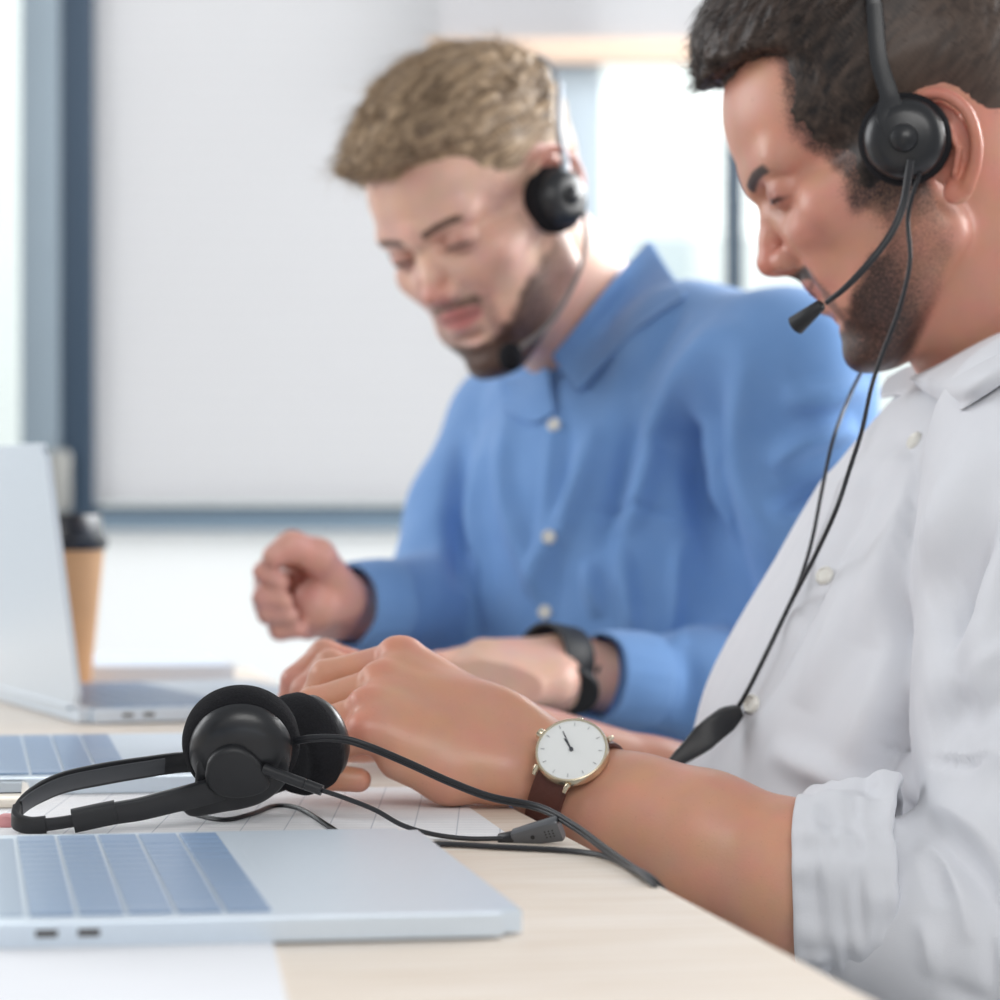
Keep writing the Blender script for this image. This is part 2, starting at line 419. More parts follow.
c, s = wallbox(47, 450, 70, 513, YW - .055, YW - .036); box('lever', c, s, M_handle, hd, bevel=.009, seg=4)
c, s = wallbox(52, 455, 63, 475, YW - .037, YW - .029); box('mount_plate', c, s, M_handle, hd, bevel=.003)
# pale building seen through the clear panes
M_out = mat('pale_facade', rgb(240, 244, 242), 0.9, noise=0.04, nscale=1.2)
bo = empty('street_building', (0.6, 8.2, 0)); tag(bo, 'pale blurred building outside the clear window panes', 'building')
box('facade', (0.6, 8.4, 1.8), (9, .4, 3.6), M_out, bo)
for k in range(2):
    c, s = wallbox(640 + k * 240, 190, 690 + k * 240, 330, 8.17, 8.25); box('window', c, s, mat('facade_window', rgb(205, 216, 220), .3), bo)

# ------------------------------------------------------------------ the desk
def wood_mat():
    m = mat('pale_birch', rgb(226, 207, 184), 0.42, spec=0.4); nt = m.node_tree; b = nt.nodes['Principled BSDF']
    tc = nt.nodes.new('ShaderNodeTexCoord'); mp = nt.nodes.new('ShaderNodeMapping'); mp.inputs['Scale'].default_value = (2.2, 26, 26); mp.inputs['Rotation'].default_value = (0, 0, 0)
    tn = nt.nodes.new('ShaderNodeTexNoise'); tn.inputs['Scale'].default_value = 5; tn.inputs['Detail'].default_value = 8; tn.inputs['Distortion'].default_value = .4
    nt.links.new(tc.outputs['Object'], mp.inputs[0]); nt.links.new(mp.outputs[0], tn.inputs[0])
    cr = nt.nodes.new('ShaderNodeValToRGB'); e = cr.color_ramp.elements
    e[0].position = .3; e[0].color = rgb(212, 196, 178); e[1].position = .7; e[1].color = rgb(228, 218, 207)
    nt.links.new(tn.outputs[0], cr.inputs[0]); nt.links.new(cr.outputs[0], b.inputs['Base Color'])
    return m
M_wood = wood_mat()
TH = R(10.75)                                         # the desk's long side runs a little left of the view
def edgeX(Y): return 0.0655 - 0.1898 * (Y - 1.44)
dk = empty('desk', (edgeX(2.0), 2.0, 0), (0, 0, TH)); tag(dk, 'pale birch office desk under the laptops and papers', 'desk')
bm = bmesh.new(); bm_box(bm, (-.75, -.25, TABLE - .0125), (1.5, 2.6, .025), bevel=.0012, seg=2)
from_bm('desk_top', bm, M_wood, dk, world=False, smooth=False)
for x, y in ((-.06, -1.45), (-.06, .95), (-1.42, -1.45), (-1.42, .95)):
    bm = bmesh.new(); bm_box(bm, (x - .02, y, (TABLE - .025) / 2), (.05, .05, TABLE - .025), bevel=.003)
    from_bm('leg', bm, M_alu_edge, dk, world=False, smooth=False)

# ------------------------------------------------------------------ laptops
def make_laptop(label, origin, ang, lid=True):
    """origin: near corner at the hinge, on the desk; local x runs from hinge to palm edge, y away from the viewer."""
    D, W, H = .220, .304, .0095
    o = empty('laptop', origin, (0, 0, ang)); tag(o, label, 'laptop', 'silver laptops on the desk')
    def part(name, bm, m, par=o, sm=True): return autosmooth(from_bm(name, bm, m, par, world=False, smooth=sm), 40)
    bm = bmesh.new()
    vs = bm_box(bm, (D / 2, W / 2, H / 2 + .0012), (D, W, H))
    bmesh.ops.bevel(bm, geom=[e for e in bm.edges if abs(e.verts[0].co.z - e.verts[1].co.z) > .005], offset=.009, segments=6, affect='EDGES')
    bmesh.ops.bevel(bm, geom=[e for e in bm.edges if abs(e.verts[0].co.z - H - .0012) < 1e-5 and abs(e.verts[1].co.z - H - .0012) < 1e-5 and len(e.link_faces) == 2 and e.calc_face_angle(0) > 1], offset=.0008, segments=2, affect='EDGES')
    base = part('base', bm, M_alu)
    zt = H + .0012
    for x, y in ((.02, .02), (.19, .02), (.02, .28), (.19, .28)):
        bm = bmesh.new(); bm_lathe(bm, [(0, 0), (.006, 0), (.006, .0014), (0, .0014)], o=(x, y, 0), n=16); part('rubber_foot', bm, M_matte)
    bm = bmesh.new(); bm_box(bm, (D - .05, W / 2, zt - .00022), (.083, .134, .0006), bevel=.0002, seg=1); part('trackpad', bm, M_alu)
    bm = bmesh.new(); bm_box(bm, (.0200, W / 2, zt + .0001), (.0130, .268, .0006), bevel=.0002, seg=1); part('touch_strip', bm, mat('touch_strip_reflection', rgb(128, 150, 176), .3))  # glossy black strip; its pale reflection is put into the colour
    u = .01905; y0 = .0165; x0 = .0280
    rows = [[1] * 13 + [1.45], [1.5] + [1] * 12 + [.95], [1.75] + [1] * 11 + [1.7], [2.25] + [1] * 10 + [2.2], [1, 1, 1, 1.25, 5, 1.25, 1, .95, .95, 1.05]]
    cache = {}
    for r, row in enumerate(rows):
        y = y0
        for wd in row:
            key = round(wd, 2)
            if key not in cache:
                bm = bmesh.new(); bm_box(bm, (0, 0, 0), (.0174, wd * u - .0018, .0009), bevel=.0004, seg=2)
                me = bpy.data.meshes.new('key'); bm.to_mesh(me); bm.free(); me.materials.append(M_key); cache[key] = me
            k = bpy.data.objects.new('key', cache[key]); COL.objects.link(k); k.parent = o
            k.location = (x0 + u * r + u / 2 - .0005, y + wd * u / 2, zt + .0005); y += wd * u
    for x in (.0345, .0505):                            # two ports in the near side
        bm = bmesh.new(); bm_box(bm, (x, 0.0002, .0064), (.0086, .0014, .0030), bevel=.0006, seg=2); part('usb_port', bm, M_port)
    # lid leaning back from the hinge
    bm = bmesh.new(); vs = bm_box(bm, (0, W / 2, .097), (.0045, W, .194))
    bmesh.ops.bevel(bm, geom=[e for e in bm.edges if abs(e.verts[0].co.x - e.verts[1].co.x) > .003], offset=.008, segments=6, affect='EDGES')
    bmesh.ops.rotate(bm, cent=(0, 0, 0), matrix=Matrix.Rotation(R(-lid), 3, 'Y'), verts=bm.verts[:])
    bmesh.ops.translate(bm, vec=(-.001, 0, zt + .002), verts=bm.verts[:])
    ld = part('lid', bm, M_alu)
    bm = bmesh.new(); bm_box(bm, (.00245, W / 2, .099), (.0006, W - .012, .180))
    bmesh.ops.rotate(bm, cent=(0, 0, 0), matrix=Matrix.Rotation(R(-lid), 3, 'Y'), verts=bm.verts[:])
    bmesh.ops.translate(bm, vec=(-.001, 0, zt + .002), verts=bm.verts[:])
    s = autosmooth(from_bm('screen', bm, M_screen, ld, world=False), 40)
    bm = bmesh.new(); bm_tube(bm, [(-.001, .03, zt + .001), (-.001, W - .03, zt + .001)], .0030, 12); part('hinge', bm, M_alu)
    return o
def lap_origin(px, Y, ang, back):
    """Hinge corner, given where the near palm corner is seen."""
    x = (px - 500) / FPX * Y
    return (x - back * math.cos(ang), Y - back * math.sin(ang), TABLE)
A1 = R(9.6)
make_laptop('open silver laptop nearest the viewer in front of the black headset', lap_origin(526, 1.250, A1, .220), A1, 22)
make_laptop('open silver laptop behind the headset under the hands of the man in white', lap_origin(303, 1.835, A1, .220), A1, 22)
make_laptop('silver laptop in the back with its lid raised beside the paper cup', P(82, 725, 2.33) * [1, 1, 0] + [0, 0, TABLE], R(21.7), 7.5)

# ------------------------------------------------------------------ papers, phone, cup
def slab(name, corners, z, t, m, parent=None, bevel=.0004):
    bm = bmesh.new(); lo = [bm.verts.new((x, y, z)) for x, y in corners]; hi = [bm.verts.new((x, y, z + t)) for x, y in corners]
    n = len(corners); bm.faces.new(lo[::-1]); bm.faces.new(hi)
    for k in range(n): bm.faces.new((lo[k], lo[(k + 1) % n], hi[(k + 1) % n], hi[k]))
    bmesh.ops.recalc_face_normals(bm, faces=bm.faces[:])
    return from_bm(name, bm, m, parent, smooth=False)
def rect(c, d, wx, wy, ang):
    ca, sa = math.cos(ang), math.sin(ang)
    return [(c[0] + x * ca - y * sa, c[1] + x * sa + y * ca) for x, y in ((0, -wy), (0, 0), (-wx, 0), (-wx, -wy))]
def onT(px, py):
    Y = (CAMZ - TABLE) * FPX / (py - HZ); return ((px - 500) / FPX * Y, Y)
tag(slab('paper_sheet', rect(onT(272, 940), None, .297, .21, R(6)), TABLE, .0012, M_paper), 'white paper sheet at the lower left in front of the nearest laptop', 'paper')
def grid_mat():
    m = mat('printed_paper', rgb(232, 232, 233), .8); nt = m.node_tree; b = nt.nodes['Principled BSDF']
    tc = nt.nodes.new('ShaderNodeTexCoord'); bk = nt.nodes.new('ShaderNodeTexBrick'); bk.offset = 0
    bk.inputs['Color1'].default_value = rgb(236, 235, 236); bk.inputs['Color2'].default_value = rgb(232, 232, 234); bk.inputs['Mortar'].default_value = rgb(196, 198, 204)
    bk.inputs['Scale'].default_value = 1; bk.inputs['Brick Width'].default_value = .022; bk.inputs['Row Height'].default_value = .008; bk.inputs['Mortar Size'].default_value = .0004
    nt.links.new(tc.outputs['Object'], bk.inputs[0]); nt.links.new(bk.outputs[0], b.inputs['Base Color'])
    return m
tag(slab('paper_sheet', rect((onT(440, 782)[0], 1.86), None, .26, .27, R(9)), TABLE, .0008, grid_mat()), 'white printed sheet with faint grid lines lying under the headset', 'paper')
pad = empty('notepad', P(160, 668, 2.86) * [1, 1, 0] + [0, 0, TABLE]); tag(pad, 'thick white notepad lying beside the paper cup at the back', 'notepad')
cc = rect((onT(186, 684)[0], 3.0), None, .125, .20, R(12))
slab('pages', cc, TABLE + .002, .013, M_paper, pad); slab('back_cover', [(x, y) for x, y in cc], TABLE, .002, mat('grey_board', rgb(120, 125, 132), .7), pad)
slab('front_cover', cc, TABLE + .015, .0012, mat('pale_blue_cover', rgb(206, 216, 230), .5), pad)
ph = empty('smartphone', P(5, 800, 1.79) * [1, 1, 0] + [0, 0, TABLE]); tag(ph, 'pale smartphone cut off at the left edge beside the headset', 'phone')
pc = P(26, 800, 1.79)
box('phone_body', (pc[0] - .036, 1.80, TABLE + .0045), (.072, .14, .008), mat('phone_case', rgb(232, 224, 212), .3, metal=.2), ph, bevel=.003, rot=Matrix.Rotation(R(8), 3, 'Z'))
box('phone_screen', (pc[0] - .036, 1.80, TABLE + .0088), (.064, .13, .0008), M_screen, ph, rot=Matrix.Rotation(R(8), 3, 'Z'))
e_ = onT(2, 829.5)
tag(box('eraser', (e_[0] + .001, e_[1] + .008, TABLE + .0035), (.009, .014, .007), mat('pink_rubber', rgb(214, 150, 152), .7), bevel=.0025), 'small pink eraser at the left edge beside the headband', 'eraser')
cu = empty('paper_cup', P(57, 690, 2.72) * [1, 1, 0] + [0, 0, TABLE]); tag(cu, 'brown paper coffee cup with black lid behind the raised laptop lid', 'cup')
cl = P(55, 690, 2.75); co = (cl[0], 2.75, TABLE)
lathe('cup_body', [(0, 0.0032), (.028, 0.0032), (.029, 0.0000), (.0305, 0.0021), (.0425, 0.1240), (.0425, 0.1261), (.041, 0.1261), (.0395, 0.1166), (.029, 0.0064), (0, 0.0064)], mat('kraft_paper', rgb(205, 160, 118), .7, noise=.06, nscale=60), cu, o=co)
lathe('cup_lid', [(.0435, 0.1187), (.0452, 0.1208), (.0452, 0.1272), (.0425, 0.1293), (.040, 0.1452), (.0385, 0.1484), (.036, 0.1484), (.035, 0.1442), (0, 0.1442)], mat('black_lid', rgb(28, 32, 40), .3), cu, o=co)

# ------------------------------------------------------------------ people
def head_frame(yaw, pitch, roll):
    """Columns forward, left, up of a head that looks to the picture's left, turned to the viewer by yaw."""
    a, p, r = R(yaw), R(pitch), R(roll)
    F0 = np.array([-math.cos(a), -math.sin(a), 0]); U0 = np.array([0, 0, 1.]); L = np.array([math.sin(a), -math.cos(a), 0])
    F = F0 * math.cos(p) - U0 * math.sin(p); U = U0 * math.cos(p) + F0 * math.sin(p)
    return np.stack([F, L * math.cos(r) + U * math.sin(r), U * math.cos(r) - L * math.sin(r)], 1)
def rot_axes(*cols): return np.stack([np.array(c, float) / np.linalg.norm(c) for c in cols], 1)

def add_head(v, smile=0.0, ears=True, mg=None, ear=(0, 0)):
    """Head in millimetres: x forward, y left, z up, the ear canals' midpoint at 0."""
    E, C = v.ell, v.cone
    E((-10, 0, 50), (97, 75, 82), 8, margin=mg)                      # cranium
    E((-22, 0, 35), (84, 72, 70), 12, margin=mg)
    E((40, 0, 46), (49, 58, 46), 16)                      # forehead
    for s in (-1, 1):
        C((80, 12 * s, 27), (70, 44 * s, 29), 11, 10, 12)  # brow ridge
        C((20, 60 * s, -2), (58, 50 * s, -12), 14, 13, 14)  # cheek bone
        C((58, 46 * s, -8), (66, 32 * s, -20), 13, 12, 14)
    E((42, 0, -22), (46, 56, 50), 16)                      # middle face
    E((48, 0, -62), (38, 41, 40), 14)
    for s in (-1, 1):
        C((6, 56 * s, -12), (4, 53 * s, -52), 14, 13, 12)   # jaw
        C((4, 52 * s, -56), (66, 17 * s, -96), 13, 13, 14)
        C((12, 52 * s, -30), (60, 30 * s, -62), 16, 16, 16)
    E((74, 0, -95), (13.5, 20, 13), 10)                    # chin
    C((58, 0, -99), (20, 0, -90), 12, 14, 12)
    E((62, 0, -48), (24, 27, 27), 12)                      # mouth mound
    C((87, 0, 22), (85, 0, 32), 7, 7, 10)
    for s in (-1, 1): E((91, 27 * s, 10), (13, 17, 9), 9, 'sub')      # sockets
    C((83, 0, 12), (94, 0, -9), 7.5, 7, 6)                 # nose
    C((94, 0, -9), (99.5, 0, -20), 7, 8.5, 5)
    E((99.0, 0, -21.5), (9.5, 9.5, 8), 4)
    for s in (-1, 1):
        E((90, 11 * s, -24), (10, 6.5, 7.5), 4)
        C((84, 9 * s, 2), (78, 22 * s, -14), 6, 8, 10)
    C((97, 0, -27), (87, 0, -33), 4, 5, 4)
    for s in (-1, 1): E((93.5, 6 * s, -31), (5, 2.8, 4), 2, 'sub')
    # lips
    w_ = 23 + 4 * smile; uc = -48 + 4 * smile
    for s in (-1, 1):
        C((84.0, 3 * s, -42.5), (72 - 2 * smile, w_ * s, uc), 3.8, 2.0, 3)
        C((82.5 - 2.0 * smile, 0, -53 - 7.5 * smile), (72 - 2 * smile, w_ * s, uc - 1), 4.4, 2.0, 3)
    C((84, -1, -38), (86, 0, -35), 4, 4, 4)
    for s in (-1, 1):
        C((92, 0, -47.4 - smile), (72 - 2 * smile, (w_ + 1) * s, uc - .3), 0.8 + 1.6 * smile, 0.6, 1.5, 'sub')
        if smile: E((71, 35 * s, -17), (13.5, 13, 11), 8); E((72, 32 * s, -40), (10, 9, 13), 10)    # raised cheek
    E((83, 0, -67 - 3 * smile), (6, 16, 4.0), 7, 'sub')
    if smile: E((90, 0, -53.5), (17, 16, 4.2), 2, 'sub')          # parted lips
    # eyes: lids over the balls, nearly shut as both look down
    for s in (-1, 1):
        E((72.5, 31.5 * s, 11), (13.2, 14.5, 13.0), 3)
        C((84, 20 * s, 7.6), (82, 42 * s, 7.2), 1.0, .9, 1, 'sub')
        C((84.6, 20 * s, 9), (81.5, 43 * s, 9), 1.5, 1.3, 1)
    if ears:
        t0 = v.t.copy(); v.t = v.t + v.Rm @ (np.array([ear[0], 0, ear[1]]) * v.sc)
        for s in (-1, 1):
            Q = rot_axes((-.92, .40 * s, 0), (.40, .92 * s, 0), (0, 0, 1))
            E((-13, 77 * s, 3), (18, 3.6, 29), 4, rot=Q)
            hx = [(2, 71, 5), (5, 75, 18), (-1, 79, 29), (-12, 84, 34), (-24, 89, 29), (-31, 91, 15), (-29.5, 90, -1), (-23, 86, -14), (-14, 81, -23)]
            hs_ = spline([(x, y * s, z, r_) for (x, y, z), r_ in zip(hx, [3.2, 3.2, 3.3, 3.5, 3.7, 3.7, 3.6, 3.8, 4.4])], 5); v.path(hs_[:, :3], list(hs_[:, 3]), 1.2)
            E((-7, 78 * s, -24), (9, 4, 8), 4)
            E((-4, 83 * s, -2), (9, 7, 12), 3, 'sub', rot=Q)
            v.path([(-8, 82 * s, 24), (-18, 87 * s, 12), (-18, 87 * s, -3), (-10, 82 * s, -14)], 2.4, 2)
            C((4, 72 * s, 2), (4, 74 * s, -6), 4, 4, 3)
        v.t = t0
def local(v, Rm, o): return (v - o) @ Rm * 1000.0

def face_colors(q, base, opt):
    """Own colouring of the skin at head-local points q (mm), and how thick hair grows there."""
    f, l, u = q.T; al = np.abs(l)
    c = np.tile(np.array(base), (len(q), 1))
    def mixc(col, m): nonlocal c; c = c * (1 - m[:, None]) + np.array(col) * m[:, None]
    red = rgb3(*opt['red'])
    mixc(red, .28 * sstep(24, 4, np.sqrt((f - 72) ** 2 + (al - 40) ** 2 + (u + 20) ** 2) * .8))
    mixc(red, .6 * sstep(20, 8, np.sqrt((f - 100) ** 2 + l ** 2 + (u + 22) ** 2)))
    mixc(red, .6 * sstep(72, 78, al) * sstep(12, 0, f) * (u > -45))
    smile = opt.get('smile', 0)
    uc = -48 + 4 * smile
    arch = (al / 25) ** 2
    lip = sstep(27, 22, al) * sstep(64, 70, f) * sstep(-60 - 2 * smile, -57 - 2 * smile, u - arch * 7) * sstep(-38.5, -40.5, u + arch * 5)
    mixc(rgb3(*opt['lip']), lip * .7)
    mixc(rgb3(90, 45, 40), sstep(2.2, 0.8, np.abs(u - (-47.6 - smile + arch * (5 * smile)))) * sstep(26, 23, al) * sstep(66, 70, f) * .7)
    lash = sstep(2.4, 1.0, np.abs(u - 8.2 + ((al - 31) / 12) ** 2 * 1.6)) * sstep(15, 11, np.abs(al - 31)) * sstep(68, 74, f)
    mixc(rgb3(48, 34, 32), lash * .9)
    mixc(rgb3(*opt['lid']), .5 * sstep(20, 8, np.hypot(al - 31, (u - 10) * 1.3)) * sstep(60, 70, f) * (1 - lash))
    brow_u = 27 + 4 * np.sin(np.clip((al - 10) / 40, 0, 1) * 2.4) - 2 + opt.get('brow', 0)
    brow = sstep(4.4, 1.8, np.abs(u - brow_u)) * sstep(8, 13, al) * sstep(52, 44, al) * sstep(45, 60, f)
    cheek = np.interp(f, opt['cheek'][0], opt['cheek'][1])
    nz = noise3(f * .12, l * .12, u * .12) * 5
    b = sstep(5, -7, u - cheek + nz) * opt['full']
    b = np.maximum(b, opt['mous'] * sstep(-31, -36, u) * sstep(31, 25, al) * sstep(66, 72, f) * sstep(-50, -44, u + (1 - lip) * 0))
    b = np.maximum(b, .6 * opt['mous'] * sstep(19, 27, al) * sstep(40, 31, al) * sstep(-33, -40, u) * sstep(52, 60, f))
    jaw = np.interp(f, [-10, 0, 20, 50, 70, 90], [-50, -62, -84, -108, -116, -120])
    b = b * (1 - lip) * sstep(-8, 4, u - jaw) * sstep(-8, 8, f) * (opt['back'] + (1 - opt['back']) * sstep(12, 52, f))
    b = np.where((al < 11) & (u > -74) & (u < -60) & (f > 72), b * .45, b)
    b = b * (1 - sstep(0, -14, f) * sstep(-40, -10, u))
    side = opt['side'] * sstep(48, 38, f) * sstep(-6, 4, f) * sstep(58, 64, al) * sstep(-70, -20, u) * sstep(60, 30, u)
    fade = opt['fade'] * sstep(-12, 24, u - 4 + nz) * sstep(62, 44, f + nz) * sstep(30, 55, al) + opt['fade'] * sstep(-60, -20, u) * sstep(-55, -75, f)
    if 'hl' in opt: b = np.maximum(b, .8 * sstep(-9, 5, np.minimum(np.interp(u, opt['hl'][0], opt['hl'][1]) - f, 60) + nz * .7) * sstep(30, 48, al) * sstep(-30, -18, u) * sstep(-14, 4, f))
    b = np.maximum(np.maximum(b, brow * opt.get('browd', 1.0)), np.maximum(side, fade))
    return np.clip(c, 0, 1), np.clip(b, 0, 1)

def make_hair(name, lo, hi, h, Rm, o, scl, front, thick, extra, parent, material, flow, amp=2.2, seed=0, eo=(0, 0), comb=None, strands=5000, crop=0.0):
    v = Vol(lo, hi, h); v.frame(Rm, o, .001 * scl)
    E = v.ell
    E((-10, 0, 50), (97, 75, 82), 8, margin=40); E((-22, 0, 35), (84, 72, 70), 12, margin=30); E((40, 0, 46), (49, 58, 46), 16, margin=20)
    for s in (-1, 1): v.cone((20, 60 * s, -2), (58, 50 * s, -12), 14, 13, 14); v.cone((6, 56 * s, -12), (4, 53 * s, -52), 14, 13, 12)
    n = v.n
    gx = [v.lo[k] + h * np.arange(n[k]) for k in range(3)]
    G = np.stack(np.meshgrid(*gx, indexing='ij'), -1).reshape(-1, 3)
    q = local(G, Rm, o) / scl; f, l, u = q.T; al = np.abs(l)
    nz = noise3(f * .09 + seed, l * .09, u * .09) * 4
    inside = np.minimum(np.interp(u, front[0], front[1]) - f + nz, 30)             # behind the hairline
    nape = u - np.interp(f, [-110, -60, -30, 10, 40], [-45, -28, 0, -20, -30]) + nz
    ear = (np.sqrt(((f + 14 - eo[0]) / 21) ** 2 + ((u - 2 - eo[1]) / 31) ** 2) - 1) * 25 + np.where(al < 50, 40, 0)
    m = np.minimum(np.minimum(inside, nape), ear)
    t = thick(f, al, u) * sstep(0, 14 + 14 * sstep(85, 55, u), m) - 2.5 * sstep(4, -4, m) - .6
    D = v.D.reshape(-1) - (t * .001 * scl).astype(np.float32)
    v.D = D.reshape(tuple(n)).astype(np.float32)
    for e in extra: v.ell(*e[:2], e[2] if len(e) > 2 else 10, rot=e[3] if len(e) > 3 else None)
    vv, qq = keep_main(*v.mesh(), least=1); vv = smooth_verts(vv, qq, 2)
    for it in range(2):                                                              # locks: noise drawn out along the flow of the hair
        nn = vnormals(vv, qq); q = local(vv, Rm, o) / scl; a, b, c = flow(q)
        s1 = noise3(a * .035 + seed, b * .16, c * .16); s2 = noise3(a * .06, b * .45 + seed, c * .45)
        f, l, u = q.T
        k = np.clip(thick(f, np.abs(l), u) / 12, .12, 1.3)
        if it == 0: vv = vv + nn * ((s1 * 1.6 + (.5 - np.abs(s2)) * 1.2) * amp * k * .001 * scl)[:, None]
        else: vv = vv + nn * (s2 * .5 * amp * k * .001 * scl)[:, None]
    s3 = noise3(a * .05, b * .8, c * .8); st = np.clip(.40 + .35 * s2 + .35 * s3 + .25 * s1, 0, 1)
    # single hairs combed along the flow
    rg = np.random.default_rng(seed); nn = vnormals(vv, qq); pk = rg.integers(0, len(vv), strands); p = vv[pk]; n = nn[pk]; q = local(p, Rm, o) / scl
    dl, ln, lift = comb(q, rg); d = dl @ Rm.T; d = d - n * (d * n).sum(1, keepdims=True); d /= np.linalg.norm(d, axis=1, keepdims=True) + 1e-9
    jit = rg.normal(size=d.shape) * .16; d = d + jit; side = np.cross(n, d); side /= np.linalg.norm(side, axis=1, keepdims=True) + 1e-9
    ln = (ln * .001 * scl)[:, None]; lift = lift[:, None]; rad = .00028 * scl; V_, Q_, S_ = [vv], [qq], [st]; base = len(vv); K = 5
    sv = np.clip(st[pk] + rg.normal(size=strands) * .22, 0, 1)
    for k in range(K):
        t = k / (K - 1); c_ = p - n * .0012 + d * ln * t + n * ln * (lift * t - lift * .9 * t * t)
        for j in range(3):
            an = 2.094 * j; V_.append(c_ + (side * math.cos(an) + n * math.sin(an)) * rad * (1.05 - .85 * t)); S_.append(sv)
    ar = np.arange(strands)
    for k in range(K - 1):
        for j in range(3):
            A, B = base + (3 * k + j) * strands, base + (3 * k + (j + 1) % 3) * strands
            Q_.append(np.stack([A + ar, B + ar, B + 3 * strands + ar, A + 3 * strands + ar], 1))
    for i_ in range(len(S_)):                                # cropped sides and back are a shade lighter
        ql = local(V_[i_], Rm, o) / scl; S_[i_] = np.clip(S_[i_] + crop * sstep(20, -20, ql[:, 0]) * sstep(85, 50, ql[:, 2]), 0, 1)
    me = quads_mesh(name, np.concatenate(V_), np.concatenate(Q_)); put_float(me, 'strand', np.concatenate(S_))
    return link(name, me, material, parent)

def add_finger(v, pts, r=(.0098, .0088, .0078, .0068), k=.004):
    v.path(pts, list(r)[:len(pts)], k)
def add_hand(v, wrist, carpals, mcps, fingers, extra=(), k=.007):
    """Palm of four metacarpals on a wrist, each finger a chain of its own joints."""
    for c, m in zip(carpals, mcps):
        v.cone(wrist, c, .017, .0135, .01); v.cone(c, m, .0130, .0112, .010)
    for i in range(3):
        v.cone((carpals[i] + carpals[i + 1]) / 2, (mcps[i] + mcps[i + 1]) / 2 * .93 + (carpals[i] + carpals[i + 1]) / 2 * .07, .0130, .0108, .012)
    for a, b in zip(mcps[:-1], mcps[1:]): v.cone(a, b, .0092, .0092, .005)
    for ch in fingers: add_finger(v, ch)
    for e in extra: v.path(e[0], e[1], .007)

class Shirt:
    """Folds are laid on the cloth as ridges and valleys along lines in space."""
    def __init__(s): s.cr = []
    def fold(s, pts, width, height, Y): s.cr.append((spline([P(x, y, Y) for x, y in pts], 6), width, height))
    def apply(s, v, q, face=-0.05):
        n = vnormals(v, q); d = np.zeros(len(v))
        for line, wd, ht in s.cr:
            lo, hi = line.min(0) - 4 * wd, line.max(0) + 4 * wd
            sel = np.where((v[:, 0] > lo[0]) & (v[:, 0] < hi[0]) & (v[:, 2] > lo[2]) & (v[:, 2] < hi[2]) & (n[:, 1] < face) & (np.abs(v[:, 1] - line[:, 1].mean()) < .3))[0]
            if len(sel) == 0: continue
            p = v[sel][:, [0, 2]]; L = line[:, [0, 2]]; best = np.full(len(sel), 9.); tb = np.zeros(len(sel))
            m = len(L) - 1
            for i in range(m):
                ba = L[i + 1] - L[i]; t = np.clip(((p - L[i]) @ ba) / max(ba @ ba, 1e-12), 0, 1)
                dd = np.linalg.norm(p - L[i] - t[:, None] * ba, axis=1); u = dd < best
                best[u] = dd[u]; tb[u] = (i + t[u]) / m
            d[sel] += sstep(-.05, -.4, n[sel, 1]) * ht * np.exp(-(best / wd) ** 2) * np.clip(4 * tb * (1 - tb), 0, 1)
        return v + n * d[:, None]
def wrinkle(v, q, amp, fr, axis, seed=0):
    n = vnormals(v, q); ax = np.array(axis, float); ax /= np.linalg.norm(ax)
    al = v @ ax; off = v - al[:, None] * ax
    x = off * fr; s = noise3(x[:, 0] + al * fr * .25 + seed, x[:, 1] + seed, x[:, 2])
    s2 = noise3(x[:, 0] * 2.3 + al * fr * .5, x[:, 1] * 2.3 + seed, x[:, 2] * 2.3 + 7)
    return v + n * ((s + .4 * s2) * amp)[:, None]
class Hit:
    def __init__(s, v, q): s.t = BVHTree.FromPolygons([V(x) for x in v], [tuple(int(i) for i in f) for f in q])
    def at(s, px, py, lift=.0015, Y=None):
        """Point of the surface seen at (px, py), raised towards the room."""
        d = V(P(px, py, 1.0) - P(500, HZ, 0.0)).normalized(); o = Vector((0, 0, CAMZ))
        p, n, i, _ = s.t.ray_cast(o, d, 5)
        if p is None: return P(px, py, Y), np.array((0, -1, 0.))
        n = n if n.dot(d) < 0 else -n
        return np.array(p - d * lift), np.array(n)
def button(px, py, hit, r, m, parent):
    p, n = hit.at(px, py, .0004)
    M = frame_of(n)
    lathe('button', [(0, .0022), (r * .6, .0018), (r * .8, .0026), (r, .0014), (r, -.001), (0, -.001)], m, parent, M, p, n=20)
def sheet(name, rows, t, m, parent, sub=2, seed=0, amp=0.0):
    """Cloth piece through rows of points, given thickness."""
    rows = [spline(r, 6) for r in rows]; k = len(rows[0])
    A = np.array([spline([r[i] for r in rows], 4) for i in range(k)])       # k x m x 3
    bm = bmesh.new(); g = [[bm.verts.new(V(p)) for p in line] for line in A]
    for i in range(len(g) - 1):
        for j in range(len(g[0]) - 1): bm.faces.new((g[i][j], g[i + 1][j], g[i + 1][j + 1], g[i][j + 1]))
    bmesh.ops.recalc_face_normals(bm, faces=bm.faces[:])
    o = from_bm(name, bm, m, parent)
    md = o.modifiers.new('s', 'SOLIDIFY'); md.thickness = t; md.offset = 0
    md = o.modifiers.new('b', 'SUBSURF'); md.levels = md.render_levels = 1
    return o

